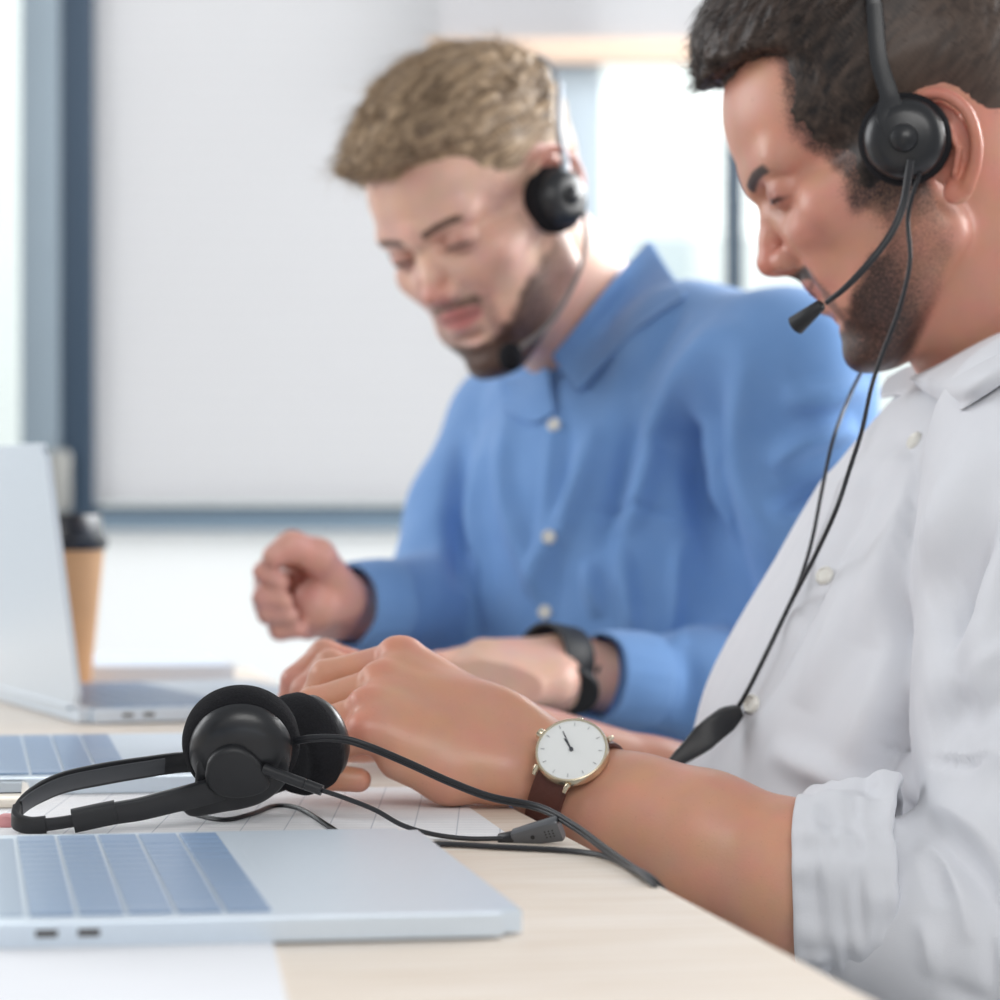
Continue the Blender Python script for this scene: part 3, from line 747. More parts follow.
# ---------------------------------------- the man in white
M_skin2 = skin_material('skin_warm', rgb(58, 42, 38)); M_hair2 = hair_material('dark_brown_hair', rgb(24, 20, 21), rgb(84, 70, 62), .45)
M_white = cloth_material('white_cotton', rgb(213, 215, 221), rgb(223, 224, 229))
M_trousers = mat('dark_trousers', rgb(52, 56, 66), .85); M_shoe = mat('dark_shoe', rgb(40, 34, 32), .5); M_pearl = mat('pearl_button', rgb(226, 224, 216), .3)
M_blue = cloth_material('blue_chambray', rgb(104, 146, 200), rgb(122, 160, 210))
def legs(person, hips, knees, feet):
    v = Vol((-.7, 1.2, 0.03), (.75, 3.4, .72), .008)
    for h_, k_, f_ in zip(hips, knees, feet):
        v.path([h_, k_], [.085, .062], .03); v.path([k_, (f_[0], f_[1], .09)], [.062, .046], .01)
    v.path(hips, .10, .04)
    vv, qq = v.mesh(); link('trousers', quads_mesh('trousers', vv, qq), M_trousers, person)
    for f_ in feet:
        bm = bmesh.new(); bm_box(bm, (f_[0] - .05, f_[1], .042), (.27, .095, .08), bevel=.035, seg=4); from_bm('shoe', bm, M_shoe, person)

man2 = empty('person', (0.26, 1.96, 0)); tag(man2, 'man in white shirt with rolled sleeve, headset and wristwatch smiling down at right', 'person', 'men at the desk')
H2R, H2o = head_frame(-4.7, 26.7, 1.8), P(903.8, 156.8, 1.94)
OPT2 = dict(red=(206, 122, 104), lip=(176, 104, 98), lid=(150, 98, 84), smile=1.0, full=.88, mous=1.0, side=.8, fade=.0, back=.40,
            cheek=([-20, 5, 20, 38, 55, 70, 80, 95], [-20, -20, -26, -44, -54, -62, -74, -76]), brow=-2,
            hl=([-40, -24, 10, 27, 39, 60, 74, 84, 92], [38, 45, 42, 53, 57, 50, 45, 46, 62]))
SK2 = rgb3(214, 154, 132)
b2 = Vol((-.17, 1.60, .60), (.50, 2.24, 1.27), .0017)
b2.frame(H2R, H2o, .001); add_head(b2, smile=1.0, ear=(-5, -16))
nb = (V(P(1048, 372, 1.975)))
nbl = (np.array(nb) - H2o) @ H2R * 1000
b2.path([(-22, 0, -8), nbl], [55, 60], 16); b2.cone((8, 0, -62), nbl * .75 + np.array([20, 0, 0]), 36, 46, 22)
b2.frame()
b2.path([P(1045, 425, 1.97), P(1045, 490, 1.96), P(1030, 545, 1.96), P(970, 655, 1.96), P(915, 760, 1.96)], [.05, .065, .09, .10, .10], .03, squash=((0, 1, 0), 1.6))
LA2 = [P(1055, 450, 1.79), P(1052, 690, 1.73), P(1005, 925, 1.668)]
b2.path(LA2, [.05, .045, .042], .02)
b2.path([P(1005, 925, 1.668), P(880, 898, 1.69), P(800, 884, 1.70), P(700, 842, 1.718), P(640, 818, 1.733), P(566, 786, 1.757), P(528, 756, 1.765)], [.034, .037, .0415, .037, .0322, .0272, .0245], .012)
# left hand: resting on the desk, fingers curled under
add_hand(b2, P(532, 757, 1.765), [P(512, 728, 1.785), P(506, 742, 1.768), P(502, 757, 1.752), P(500, 771, 1.742)],
         [P(404, 657, 1.79), P(386, 682, 1.768), P(374, 708, 1.748), P(373, 732, 1.735)],
         [[P(404, 657, 1.79), P(326, 676, 1.80), P(306, 712, 1.80), P(318, 742, 1.80)],
          [P(386, 682, 1.768), P(312, 704, 1.775), P(300, 745, 1.775), P(325, 770, 1.78)],
          [P(374, 708, 1.748), P(318, 726, 1.752), P(305, 763, 1.755), P(345, 780, 1.762)],
          [P(373, 732, 1.735), P(330, 747, 1.738), P(320, 776, 1.742), P(359, 780, 1.745)]],
         [([P(512, 773, 1.745), P(450, 773, 1.742), P(400, 757, 1.737)], [.016, .0165, .013]),
          ([P(515, 765, 1.785), P(440, 742, 1.80), P(365, 742, 1.82), P(320, 752, 1.815)], [.017, .016, .010, .0085])])
b2.ell(P(462, 722, 1.768), (.040, .018, .023), .014)
for px, py, Y in ((395, 651, 1.787), (378, 676, 1.765), (365, 702, 1.745), (364, 727, 1.732)): b2.ell(P(px, py, Y), (.009, .009, .008), .004)
# right arm and hand on the far laptop
b2.path([P(1020, 440, 2.13), P(880, 690, 2.16), P(800, 800, 2.12)], [.05, .045, .042], .02)
b2.path([P(800, 822, 2.12), P(650, 792, 2.07), P(490, 730, 2.02)], [.042, .034, .024], .01)
add_hand(b2, P(490, 722, 2.02), [P(468, 712, 2.0), P(466, 708, 2.015), P(466, 712, 2.03), P(468, 718, 2.042)],
         [P(392, 684, 1.99), P(388, 676, 2.01), P(390, 680, 2.03), P(396, 688, 2.05)],
         [[P(392, 684, 1.99), P(330, 664, 1.985), P(304, 690, 1.985), P(296, 722, 1.985)], [P(388, 676, 2.01), P(324, 654, 2.01), P(294, 680, 2.01), P(284, 718, 2.01)],
          [P(390, 680, 2.03), P(328, 658, 2.035), P(300, 684, 2.035), P(290, 716, 2.035)], [P(396, 688, 2.05), P(345, 672, 2.06), P(322, 694, 2.06), P(312, 718, 2.06)]],
         [([P(485, 728, 1.99), P(420, 716, 1.96), P(370, 712, 1.955), P(335, 722, 1.96)], [.015, .014, .010, .008])])
v, q = keep_main(*b2.mesh(), least=1)
v = smooth_verts(v, q, 1, .4)
me = quads_mesh('body', v, q)
hl = local(v, H2R, H2o); c, bd = face_colors(hl, SK2, OPT2)
isH = np.linalg.norm(hl - np.array([0, 0, 10]), axis=1) < 175
c[~isH] = SK2; bd[~isH] = 0
arm = (v[:, 0] < .19) & (v[:, 1] < 1.85) & (v[:, 2] < .95)
c[arm] = rgb3(218, 160, 134)
knuck = np.zeros(len(v))
for px, py, Y in ((395, 648, 1.787), (377, 673, 1.765), (364, 700, 1.745), (362, 725, 1.732)): knuck = np.maximum(knuck, sstep(.016, .004, np.linalg.norm(v - P(px, py, Y), axis=1)))
c = c * (1 - .5 * knuck[:, None]) + rgb3(222, 140, 112) * .5 * knuck[:, None]
put_color(me, 'tint', c); put_float(me, 'beard', bd)
BODY2 = Hit(v, q)
link('body', me, M_skin2, man2)
M_eye = mat('eye_white', rgb(215, 208, 204), .2)
def eyes(Rm, o, parent, scl=1.0):
    for s in (-1, 1):
        c_ = Rm @ (np.array([72.0, 31.5 * s, 10.4]) * .001 * scl) + o
        bm = bmesh.new(); bmesh.ops.create_uvsphere(bm, u_segments=20, v_segments=12, radius=.0118 * scl); bmesh.ops.translate(bm, vec=V(c_), verts=bm.verts[:])
        from_bm('eye', bm, M_eye, parent)
eyes(H2R, H2o, man2)
tz = [H2R @ (np.array([79.5 - 13 * (a / 16) ** 2, a, -51.0]) * .001) + H2o for a in np.linspace(-16, 16, 15)]
ribbon('teeth', tz, .0085, .003, H2R @ np.array([0, 0, 1.]), mat('tooth_enamel', rgb(228, 224, 216), .25), man2)
def comb2(q, rg):
    f, l, u = q.T; w = sstep(58, 92, u)
    d = np.stack([-.45 + w * (.45 + .9 * sstep(-40, 60, f)), .15 * np.sign(l) * w, -.85 + w * (.85 + .35 * sstep(20, 80, f))], 1)
    return d, 6 + w * (5 + 6 * rg.random(len(q))), .12 + .35 * w * rg.random(len(q))
def comb1(q, rg):
    f, l, u = q.T; w = sstep(58, 92, u)
    d = np.stack([-.2 + w * 1.1, -.25 * w, -.8 + w * .95], 1) + .25 * w[:, None] * np.stack([noise3(q[:, 0] * .05, q[:, 1] * .05, q[:, 2] * .05 + k * 5) for k in range(3)], 1) * 2
    return d, 4 + w * (10 + 16 * rg.random(len(q))), .1 + .5 * w * rg.random(len(q))
make_hair('hair', (.0, 1.80, .97), (.42, 2.10, 1.30), .0021, H2R, H2o, 1.0,
          ([-40, -24, 10, 27, 39, 60, 74, 84, 92, 100], [38, 45, 42, 53, 57, 50, 45, 48, 66, 200]),
          lambda f, al, u: 2.2 + 3 * sstep(0, 50, u) + 15 * sstep(62, 112, u) * sstep(-120, -20, f + 40),
          [((42, 0, 110), (39, 46, 24), 14), ((62, 4, 107), (19, 40, 19), 12), ((10, 0, 122), (60, 50, 24), 16)],
          man2, M_hair2, lambda q: (q[:, 0] - .25 * q[:, 2], q[:, 1], q[:, 2] + .4 * q[:, 0]), amp=.9, seed=3, eo=(-5, -16), comb=comb2, strands=9000, crop=.45)
# shirt
sh = Vol((-.06, 1.56, .46), (.62, 2.34, 1.10), .003)
sh.path([P(1052, 445, 1.97), P(1046, 485, 1.96), P(1026, 545, 1.96), P(970, 658, 1.96), P(912, 765, 1.96), P(880, 900, 1.96), P(866, 1080, 1.96)],
        [.066, .088, .116, .121, .123, .124, .126], .03, squash=((0.1, -.995, 0), 1.6))
sh.path([P(1052, 440, 1.95), P(1060, 455, 1.79)], [.055, .062], .03); sh.path([P(1040, 440, 1.99), P(1030, 455, 2.13)], [.055, .062], .03)
sh.path([P(1060, 455, 1.79), P(1062, 560, 1.755), P(1058, 700, 1.72), P(1030, 945, 1.66)], [.066, .069, .066, .066], .034)
sh.path([P(1030, 955, 1.66), P(892, 912, 1.688)], [.067, .0505], .02)
sh.path([P(1020, 440, 2.13), P(890, 690, 2.16), P(810, 800, 2.12)], [.062, .058, .05], .02)
# open at the neck
sh.frame(); sh.cone(P(1046, 372, 1.975), P(985, 300, 1.97), .060, .062, .004, 'sub')
v, q = keep_main(*sh.mesh(), least=1)
S = Shirt()
def folds(Y, rows):
    for pts, wd, ht in rows: S.fold(pts, wd, ht, Y)
folds(1.76, [([(1000, 455), (972, 500), (946, 565), (930, 640), (934, 720), (922, 790)], .010, -.010),
             ([(1000, 500), (985, 540), (965, 600), (958, 660)], .008, .004), ([(930, 690), (958, 655), (1000, 628)], .006, .005), ([(934, 716), (965, 690), (1000, 672)], .006, -.005),
             ([(936, 745), (970, 735), (1000, 750)], .008, .004), ([(945, 780), (980, 800), (1000, 830)], .009, .006)])
folds(1.68, [([(903, 802), (935, 826), (962, 862), (985, 910), (1000, 960)], .006, -.010), ([(925, 800), (955, 812), (985, 845), (1005, 880)], .009, .007),
             ([(915, 838), (921, 862), (926, 890)], .004, -.005), ([(935, 850), (945, 885), (950, 925)], .006, .005), ([(958, 880), (966, 920), (968, 975)], .005, -.005),
             ([(972, 905), (982, 945), (985, 990)], .005, .005), ([(920, 960), (945, 975), (985, 985)], .007, -.004), ([(905, 900), (912, 930), (912, 960)], .005, .004)])
folds(1.90, [(a_, b_ * .75, c_ * 2.8) for a_, b_, c_ in [([(905, 425), (858, 505), (808, 600), (762, 685), (728, 745)], .0045, -.0022), ([(890, 425), (842, 500), (790, 600), (740, 690), (705, 745)], .006, .0015),
             ([(940, 440), (895, 520), (868, 580), (850, 640)], .012, .004), ([(960, 500), (915, 560), (890, 620), (870, 700)], .010, -.004),
             ([(925, 600), (880, 650), (840, 720), (815, 770)], .014, .004), ([(905, 660), (870, 720), (850, 780)], .010, -.004), ([(850, 730), (890, 727), (925, 719)], .0025, -.0022),
             ([(850, 560), (820, 640), (790, 700)], .010, .0028), ([(760, 740), (810, 760), (860, 790)], .012, .004), ([(835, 500), (870, 470), (905, 455)], .012, .003)]])
v = S.apply(v, q); v = wrinkle(v, q, .0030, 20, (-.3, .2, -.9), 4)
SH2 = Hit(v, q)
shirt2 = link('shirt', quads_mesh('shirt', v, q), M_white, man2)
def rolled_cuff(name, a, b, ra, rb, m, parent, t=.006, seed=0, amp=.004, hf=0.0):
    """Turned-back sleeve: a thick crumpled ring round the arm from a to b."""
    a, b = np.array(a), np.array(b); ax = (b - a) / np.linalg.norm(b - a); M = np.array(frame_of(ax)); n, k = 72, 16
    bm = bmesh.new(); rings = []
    prof = [(0, ra - t), (-.02, ra - t * .4), (-.005, ra + t * .1)] + [(s, ra + (rb - ra) * s + t * .35 * math.sin(s * math.pi)) for s in np.linspace(.06, .96, k)] + [(1.0, rb - t * .1), (1.0, rb - t * .8), (.93, rb - t * 1.4)]
    L = np.linalg.norm(b - a)
    for s, r in prof:
        ring = []
        for j in range(n):
            th = 2 * math.pi * j / n; cx, sx = math.cos(th), math.sin(th)
            w1 = noise3(np.array([cx * 2.6 + seed]), np.array([sx * 2.6]), np.array([s * .9 + seed]))[0]; w2 = noise3(np.array([cx * 6.5 + s * 1.2]), np.array([sx * 6.5 + seed]), np.array([s * 1.6]))[0]
            rr = r + (amp * (w1 * .8 + w2 * .5) + hf * .0022 * (abs(noise3(np.array([cx * 1.6 + seed]), np.array([sx * 1.6]), np.array([s * 7.5 + cx * .8]))[0]) - .35) * -1.6) * (.35 + .65 * math.sin(max(0.0, min(1.0, s)) * math.pi) ** .5)
            al = s * L + .006 * noise3(np.array([cx * 1.5 + 9]), np.array([sx * 1.5]), np.array([seed + .5]))[0] + (.003 * w2 if s > .9 else 0)
            ring.append(bm.verts.new(V(a + ax * al + (M[:, 0] * cx + M[:, 1] * sx) * rr)))
        rings.append(ring)
    for r0, r1 in zip(rings[:-1], rings[1:]):
        for j in range(n): bm.faces.new((r0[j], r0[(j + 1) % n], r1[(j + 1) % n], r1[j]))
    bmesh.ops.recalc_face_normals(bm, faces=bm.faces[:])
    o = from_bm(name, bm, m, parent); md = o.modifiers.new('b', 'SUBSURF'); md.levels = md.render_levels = 1
    return o
rolled_cuff('rolled_cuff', P(804, 887, 1.70), P(906, 884, 1.690), .0510, .0555, M_white, man2, seed=2, amp=.011, hf=2.6)
def lay(hit, pts, lift, Y): return [hit.at(x, y, lift, Y)[0] for x, y in pts]
def collar(name, hitB, hitS, top, mid, out, Yt, m, parent):
    sheet(name, [lay(hitB, top, .006, Yt), lay(hitS, mid, .008, Yt), lay(hitS, out, .005, Yt)], .003, m, parent)
def minY(rows, Y): return [np.array(P(500 + p[0] / p[1] * FPX, HZ + (CAMZ - p[2]) / p[1] * FPX, min(p[1], y))) for p, y in zip(rows, Y)]
T2 = minY(lay(BODY2, [(908, 379), (936, 366), (1000, 333), (1080, 305)], .006, 1.93), [1.95, 1.93, 1.90, 1.93])
C2_ = lay(SH2, [(930, 394), (955, 386), (1010, 354), (1090, 330)], .007, 1.90); O2 = lay(SH2, [(961, 411), (975, 402), (1022, 374), (1095, 352)], .0045, 1.90)
sheet('collar', [T2, C2_, O2], .003, M_white, man2)
sheet('collar', [[P(888, 378, 2.0), P(912, 366, 1.985), P(945, 366, 1.955)], [P(882, 388, 1.995), P(908, 380, 1.975), P(936, 382, 1.94)], [P(880, 398, 1.985), P(905, 394, 1.96), P(926, 392, 1.94)]], .003, M_white, man2)
for px, py in ((915, 441), (825, 576), (752, 704)): button(px, py, SH2, .0058, M_pearl, man2)
hz_ = .53
legs(man2, [(.24, 1.86, hz_), (.24, 2.04, hz_)], [(-.18, 1.80, .54), (-.18, 2.02, .54)], [(-.14, 1.80, 0), (-.16, 2.02, 0)])

# ---------------------------------------- the man in blue
man1 = empty('person', (.12, 2.62, 0)); tag(man1, 'bearded man in blue shirt with headset looking down, at back in middle', 'person', 'men at the desk')
H1R, H1o, H1S = head_frame(52, 27.5, 12), P(490, 222, 2.58), .98
M_skin1 = skin_material('skin_fair', rgb(70, 48, 38), 700); M_hair1 = hair_material('light_brown_hair', rgb(84, 66, 51), rgb(205, 178, 146), .5)
OPT1 = dict(red=(214, 132, 120), lip=(204, 104, 110), lid=(170, 112, 100), smile=0.0, full=.88, mous=.72, side=.30, fade=.30, back=.62,
            cheek=([-20, 5, 20, 38, 55, 70, 80, 95], [-14, -16, -24, -38, -46, -56, -70, -72]), brow=0, browd=.85)
SK1 = rgb3(231, 186, 167)
b1 = Vol((-.23, 2.30, .66), (.34, 2.95, 1.30), .002)
b1.frame(H1R, H1o, .001 * H1S); add_head(b1, ear=(8, 5))
nb1 = (P(604, 345, 2.68) - H1o) @ H1R * 1000 / H1S
b1.path([(-22, 0, -8), nb1], [54, 60], 16); b1.cone((5, 0, -64), nb1 * .75 + np.array([22, 0, 0]), 34, 44, 20)
b1.frame(); LD = (.7071, -.7071, 0)
b1.path([P(606, 380, 2.68), P(630, 520, 2.65), P(632, 640, 2.63)], [.05, .085, .09], .03, squash=(LD, 1.5))
b1.path([P(785, 380, 2.50), P(790, 690, 2.52)], [.032, .03], .02); b1.path([P(790, 690, 2.51), P(640, 683, 2.41), P(580, 672, 2.375)], [.04, .03, .026], .01)
add_hand(b1, P(572, 671, 2.37), [P(556, 656, 2.365), P(552, 664, 2.35), P(552, 674, 2.335), P(554, 684, 2.325)],
         [P(482, 655, 2.335), P(474, 667, 2.315), P(473, 682, 2.295), P(480, 698, 2.28)],
         [[P(482, 655, 2.335), P(438, 664, 2.31), P(420, 690, 2.30), P(420, 708, 2.30)], [P(474, 667, 2.315), P(430, 676, 2.29), P(412, 700, 2.28), P(412, 716, 2.28)],
          [P(473, 682, 2.295), P(432, 690, 2.27), P(416, 708, 2.26), P(416, 722, 2.26)], [P(480, 698, 2.28), P(446, 703, 2.26), P(432, 715, 2.25), P(432, 728, 2.25)]],
         [([P(560, 690, 2.35), P(510, 695, 2.335), P(470, 700, 2.33)], [.016, .014, .009])])
b1.path([P(520, 440, 2.80), P(446, 604, 2.66)], [.035, .03], .02); b1.path([P(446, 604, 2.66), P(352, 607, 2.49), P(338, 606, 2.47)], [.03, .026, .024], .01)
add_hand(b1, P(342, 606, 2.475), [P(334, 588, 2.465), P(332, 598, 2.472), P(332, 608, 2.475), P(334, 618, 2.472)],
         [P(314, 562, 2.455), P(302, 580, 2.468), P(298, 602, 2.472), P(304, 622, 2.468)],
         [[P(314, 562, 2.455), P(278, 556, 2.43), P(264, 572, 2.41), P(280, 582, 2.405)], [P(302, 580, 2.468), P(266, 584, 2.44), P(263, 598, 2.412), P(284, 601, 2.405)],
          [P(298, 602, 2.472), P(266, 606, 2.445), P(268, 614, 2.415), P(290, 616, 2.408)], [P(304, 622, 2.468), P(280, 627, 2.445), P(280, 630, 2.422), P(300, 630, 2.415)]],
         [([P(340, 600, 2.455), P(318, 606, 2.435), P(308, 622, 2.44)], [.022, .019, .014]), ([P(336, 585, 2.44), P(318, 556, 2.415), P(292, 546, 2.405), P(274, 556, 2.40)], [.016, .0125, .0108, .009])])
v, q = keep_main(*b1.mesh(), least=1); v = smooth_verts(v, q, 1, .4)
me = quads_mesh('body', v, q); hl = local(v, H1R, H1o) / H1S; c, bd = face_colors(hl, SK1, OPT1)
isH = np.linalg.norm(hl - np.array([0, 0, 10]), axis=1) < 175
c[~isH] = SK1; bd[~isH] = 0
hand = (v[:, 0] < -.1) & (v[:, 2] < .9); c[hand] = rgb3(228, 170, 156)
put_color(me, 'tint', c); put_float(me, 'beard', bd); BODY1 = Hit(v, q); link('body', me, M_skin1, man1); eyes(H1R, H1o, man1, H1S)
make_hair('hair', (-.17, 2.42, 1.04), (.10, 2.74, 1.32), .0024, H1R, H1o, H1S,
          ([10, 32, 44, 58, 76, 84, 92], [-90, 10, 44, 54, 62, 80, 200]),
          lambda f, al, u: 1.0 + 6 * sstep(35, 65, u) + 9 * sstep(60, 108, u),
          [((58, 4, 100), (38, 50, 22), 14), ((86, -4, 98), (24, 34, 12), 10), ((10, 0, 114), (56, 50, 20), 16)],
          man1, M_hair1, lambda q: (q[:, 0] - .3 * q[:, 1], q[:, 1] + .3 * q[:, 0], q[:, 2]), amp=2.2, seed=11, eo=(8, 5), comb=comb1, strands=6500)
sb = Vol((-.24, 2.28, .50), (.44, 3.02, 1.16), .0032)
sb.path([P(610, 402, 2.68), P(625, 450, 2.66), P(634, 530, 2.65), P(636, 640, 2.63), P(640, 800, 2.62), P(645, 930, 2.62)], [.066, .092, .112, .116, .118, .12], .03, squash=(LD, 1.5))
sb.path([P(622, 388, 2.66), P(695, 366, 2.58), P(785, 378, 2.48)], [.060, .062, .066], .03); sb.path([P(600, 392, 2.70), P(520, 432, 2.80)], [.058, .062], .03)
sb.path([P(785, 378, 2.48), P(800, 520, 2.49), P(792, 690, 2.51)], [.067, .066, .058], .016); sb.path([P(792, 692, 2.51), P(700, 684, 2.44), P(624, 679, 2.392)], [.055, .043, .031], .014)
sb.path([P(520, 432, 2.80), P(478, 520, 2.73), P(446, 604, 2.66)], [.062, .060, .054], .016); sb.path([P(446, 606, 2.66), P(366, 606, 2.515)], [.052, .031], .014)
sb.cone(P(604, 345, 2.68), P(560, 270, 2.64), .058, .060, .004, 'sub')
rolled_cuff('cuff', P(600, 676, 2.362), P(645, 681, 2.385), .0335, .0365, M_blue, man1, t=.003, seed=5, amp=.001)
rolled_cuff('cuff', P(350, 606, 2.462), P(386, 606, 2.492), .0335, .0370, M_blue, man1, t=.003, seed=7, amp=.001)
v, q = keep_main(*sb.mesh(), least=1); S = Shirt()
folds(2.50, [(a_, b_ * .8, c_ * 2.3) for a_, b_, c_ in [([(555, 400), (552, 470), (545, 560), (540, 640)], .006, .002), ([(572, 395), (570, 470), (562, 560), (560, 640)], .006, -.002),
             ([(480, 420), (470, 500), (482, 580), (490, 640)], .010, .006), ([(462, 430), (455, 520), (472, 600)], .012, -.008), ([(510, 400), (505, 470), (522, 540), (548, 610)], .010, .006),
             ([(600, 420), (585, 480), (560, 540), (530, 600)], .010, .006), ([(640, 420), (618, 490), (600, 560)], .010, -.005), ([(660, 400), (650, 470), (625, 540)], .010, .005),
             ([(590, 560), (600, 620)], .008, .005), ([(620, 540), (630, 600), (632, 640)], .008, .004), ([(680, 540), (676, 600), (672, 640)], .007, .004), ([(586, 512), (640, 508), (690, 516)], .004, -.002),
             ([(716, 360), (702, 440), (708, 520), (732, 590), (765, 650)], .016, -.009), ([(740, 330), (730, 420), (742, 500), (780, 570)], .016, .005),
             ([(760, 470), (800, 440), (850, 430)], .012, .008), ([(760, 510), (800, 490), (850, 470)], .010, -.007), ([(770, 400), (810, 400), (860, 385)], .012, .006),
             ([(735, 320), (700, 350), (670, 400), (655, 470)], .012, .005), ([(690, 300), (660, 340), (635, 400)], .010, -.004)]])
folds(2.42, [([(640, 640), (650, 680), (640, 720)], .007, .004), ([(680, 640), (690, 680), (676, 720)], .007, -.004), ([(400, 560), (420, 600), (410, 640)], .010, -.006), ([(370, 570), (385, 605), (375, 640)], .008, .004)])
v = S.apply(v, q); v = wrinkle(v, q, .0030, 16, (.1, .1, -1), 12)
SH1 = Hit(v, q)
shirt1 = link('shirt', quads_mesh('shirt', v, q), M_blue, man1)
T1 = minY(lay(BODY1, [(650, 238), (614, 278), (582, 318), (551, 356)], .006, 2.64), [2.70, 2.66, 2.64, 2.62])
C1_ = lay(SH1, [(668, 268), (628, 302), (598, 336), (565, 376)], .010, 2.60); O1 = lay(SH1, [(688, 296), (645, 324), (612, 356), (579, 394)], .005, 2.60)
C1_ = minY(C1_, [2.68, 2.63, 2.60, 2.59])
sheet('collar', [T1, C1_, O1], .003, M_blue, man1)
sheet('collar', [minY(lay(BODY1, [(548, 366), (524, 378), (500, 380)], .006, 2.66), [2.62, 2.64, 2.70]), lay(SH1, [(552, 392), (528, 402), (500, 398)], .008, 2.62), lay(SH1, [(556, 412), (534, 424), (504, 412)], .005, 2.62)], .003, M_blue, man1)
for px, py in ((554, 425), (549, 537), (545, 612)): button(px, py, SH1, .0056, M_pearl, man1)
legs(man1, [(.20, 2.52, .53), (.05, 2.68, .53)], [(-.14, 2.32, .54), (-.28, 2.48, .54)], [(-.10, 2.32, 0), (-.24, 2.50, 0)])

# ------------------------------------------------------------------ watches
def wrist_watch(label, dial_c, n, wrist_c, axis, rad, m_strap, m_case, m_face, light=True, strap_w=.0205, r=.020):
    o = empty('wrist_watch', dial_c); tag(o, label, 'watch')
    n = np.array(n, float); n /= np.linalg.norm(n); up = -np.array(axis, float)
    M = frame_of(n, up)
    C = np.array(dial_c)
    lathe('case', [(0, -.004), (r * .9, -.004), (r, -.002), (r, .0015), (r * .97, .0028), (r * .925, .003), (r * .925, .0018), (0, .0018)], m_case, o, M, C, n=64)
    lathe('dial', [(0, .0022), (r * .92, .0022), (r * .92, .0010), (0, .0010)], m_face, o, M, C, n=48)
    ex, ey, ez = [np.array(M.col[k]) for k in range(3)]
    def on(a, rr, lift=.0027): return C + (ex * math.cos(a) + ey * math.sin(a)) * rr + ez * lift
    if light:
        bm = bmesh.new()
        for k in range(12):
            a = math.pi / 6 * k; bm_tube(bm, [on(a, r * .74), on(a, r * .84)], .00022, 6)
        from_bm('hour_marks', bm, M_mark, o)
        a1, a2 = R(205), R(65)
        tube('hour_hand', [on(R(64), -.001), on(R(64), r * .40)], .0004, M_ink, o, 6); tube('minute_hand', [on(R(58), -.001, .003), on(R(58), r * .62, .003)], .0003, M_ink, o, 6)
        lathe('hand_pin', [(0, .004), (.0011, .0038), (.0011, .002), (0, .002)], M_ink, o, M, C, n=16)
        for d in ((0, r * .45), (0, -r * .45), (r * .45, 0), (-r * .45, 0)):
            pass
    # strap: a belt round the wrist, from lug to lug
    wc = np.array(wrist_c); ax = np.array(axis, float); ax /= np.linalg.norm(ax)
    e1 = C - wc; e1 -= ax * (e1 @ ax); d0 = np.linalg.norm(e1); e1 /= d0; e2 = np.cross(ax, e1)
    pts = []
    for k in range(49):
        a = R(22) + (2 * math.pi - R(44)) * k / 48
        rr = rad + (d0 - rad) * max(0.0, math.cos(a)) ** 3
        pts.append(wc + ax * ((C - wc) @ ax) + (e1 * math.cos(a) + e2 * math.sin(a)) * rr)
    ribbon('strap', pts, strap_w, .0028, ax, m_strap, o)
    for sg in (-1, 1):
        for a in (-1, 1):
            p0 = C + e2 * sg * r * .86 + ax * a * strap_w * .52 - ez * .001; p1 = C + e2 * sg * r * 1.08 + ax * a * strap_w * .50 - ez * .0040
            tube('lug', [p0, (p0 + p1) / 2 + ez * .0006, p1], [.0016, .0015, .0012], m_case, o, 10)
    pcw = C - ax * (r + .0018) - ez * .0006
    lathe('crown', [(0, 0), (.0026, 0), (.0028, .0004), (.0028, .0026), (.0024, .003), (0, .003)], m_case, o, frame_of(-ax), C - ax * (r - .0002) - ez * .0006, n=20)
    return o
dc = P(572, 752, 1.7225); wc = P(564, 786, 1.757)
axis2 = P(700, 862, 1.718) - P(566, 781, 1.757)
wrist_watch('round white-dial wristwatch on brown leather strap on wrist of man in white', dc, (-.16, -.80, .58), wc, axis2, .0322, M_leather, M_gold, M_dial)
axis1 = P(640, 683, 2.41) - P(572, 671, 2.37)
M_band = mat('black_silicone_band', rgb(40, 42, 46), .55)
wrist_watch('black wristwatch with black band on the wrist of man in blue', P(571, 691, 2.340), (-.05, -.84, -.52), P(575, 672, 2.373), axis1, .0315, M_band, M_band, M_matte, light=False, strap_w=.027, r=.021)

# ------------------------------------------------------------------ headset on the desk
hs = empty('headset', P(240, 760, 1.70) * [1, 1, 0] + [0, 0, TABLE]); tag(hs, 'black headset with foam ear cushions lying on the desk beside the nearest laptop', 'headset')
def HY(Y): return 1.612 + (Y - 1.64) * .55
PP = P
def ear_piece(C, n, r, parent, up=(0, 0, 1), shell=True):
    """Foam cushion facing -n, shell on the +n side."""
    M = frame_of(n, up); C = np.array(C)
    lathe('ear_cushion', [(0, -.006), (r * .45, -.0075), (r * .70, -.0115), (r * .88, -.012), (r * .98, -.007), (r, -.001), (r * .97, .005), (r * .88, .0085), (r * .7, .009), (0, .009)], M_foam, parent, M, C, n=64, ang=80)
    cup = lathe('ear_cup', [(r * .86, .004), (r * .87, .009), (r * .83, .0125), (r * .70, .0165), (r * .5, .0185), (0, .019)], M_black, parent, M, C, n=64, ang=80)
    return M, C
n1 = np.array([.06, -.93, -.36]); n1 /= np.linalg.norm(n1)
r1 = .0304; r2 = .0276
M1, C1 = ear_piece(P(241, 743, HY(1.705)), n1, r1, hs)
n2 = np.array([.74, .60, .26]); n2 /= np.linalg.norm(n2)
M2, C2 = ear_piece(P(303, 743, HY(1.80)), n2, r2, hs)
ex, ey = np.array(M1.col[0]), np.array(M1.col[1])
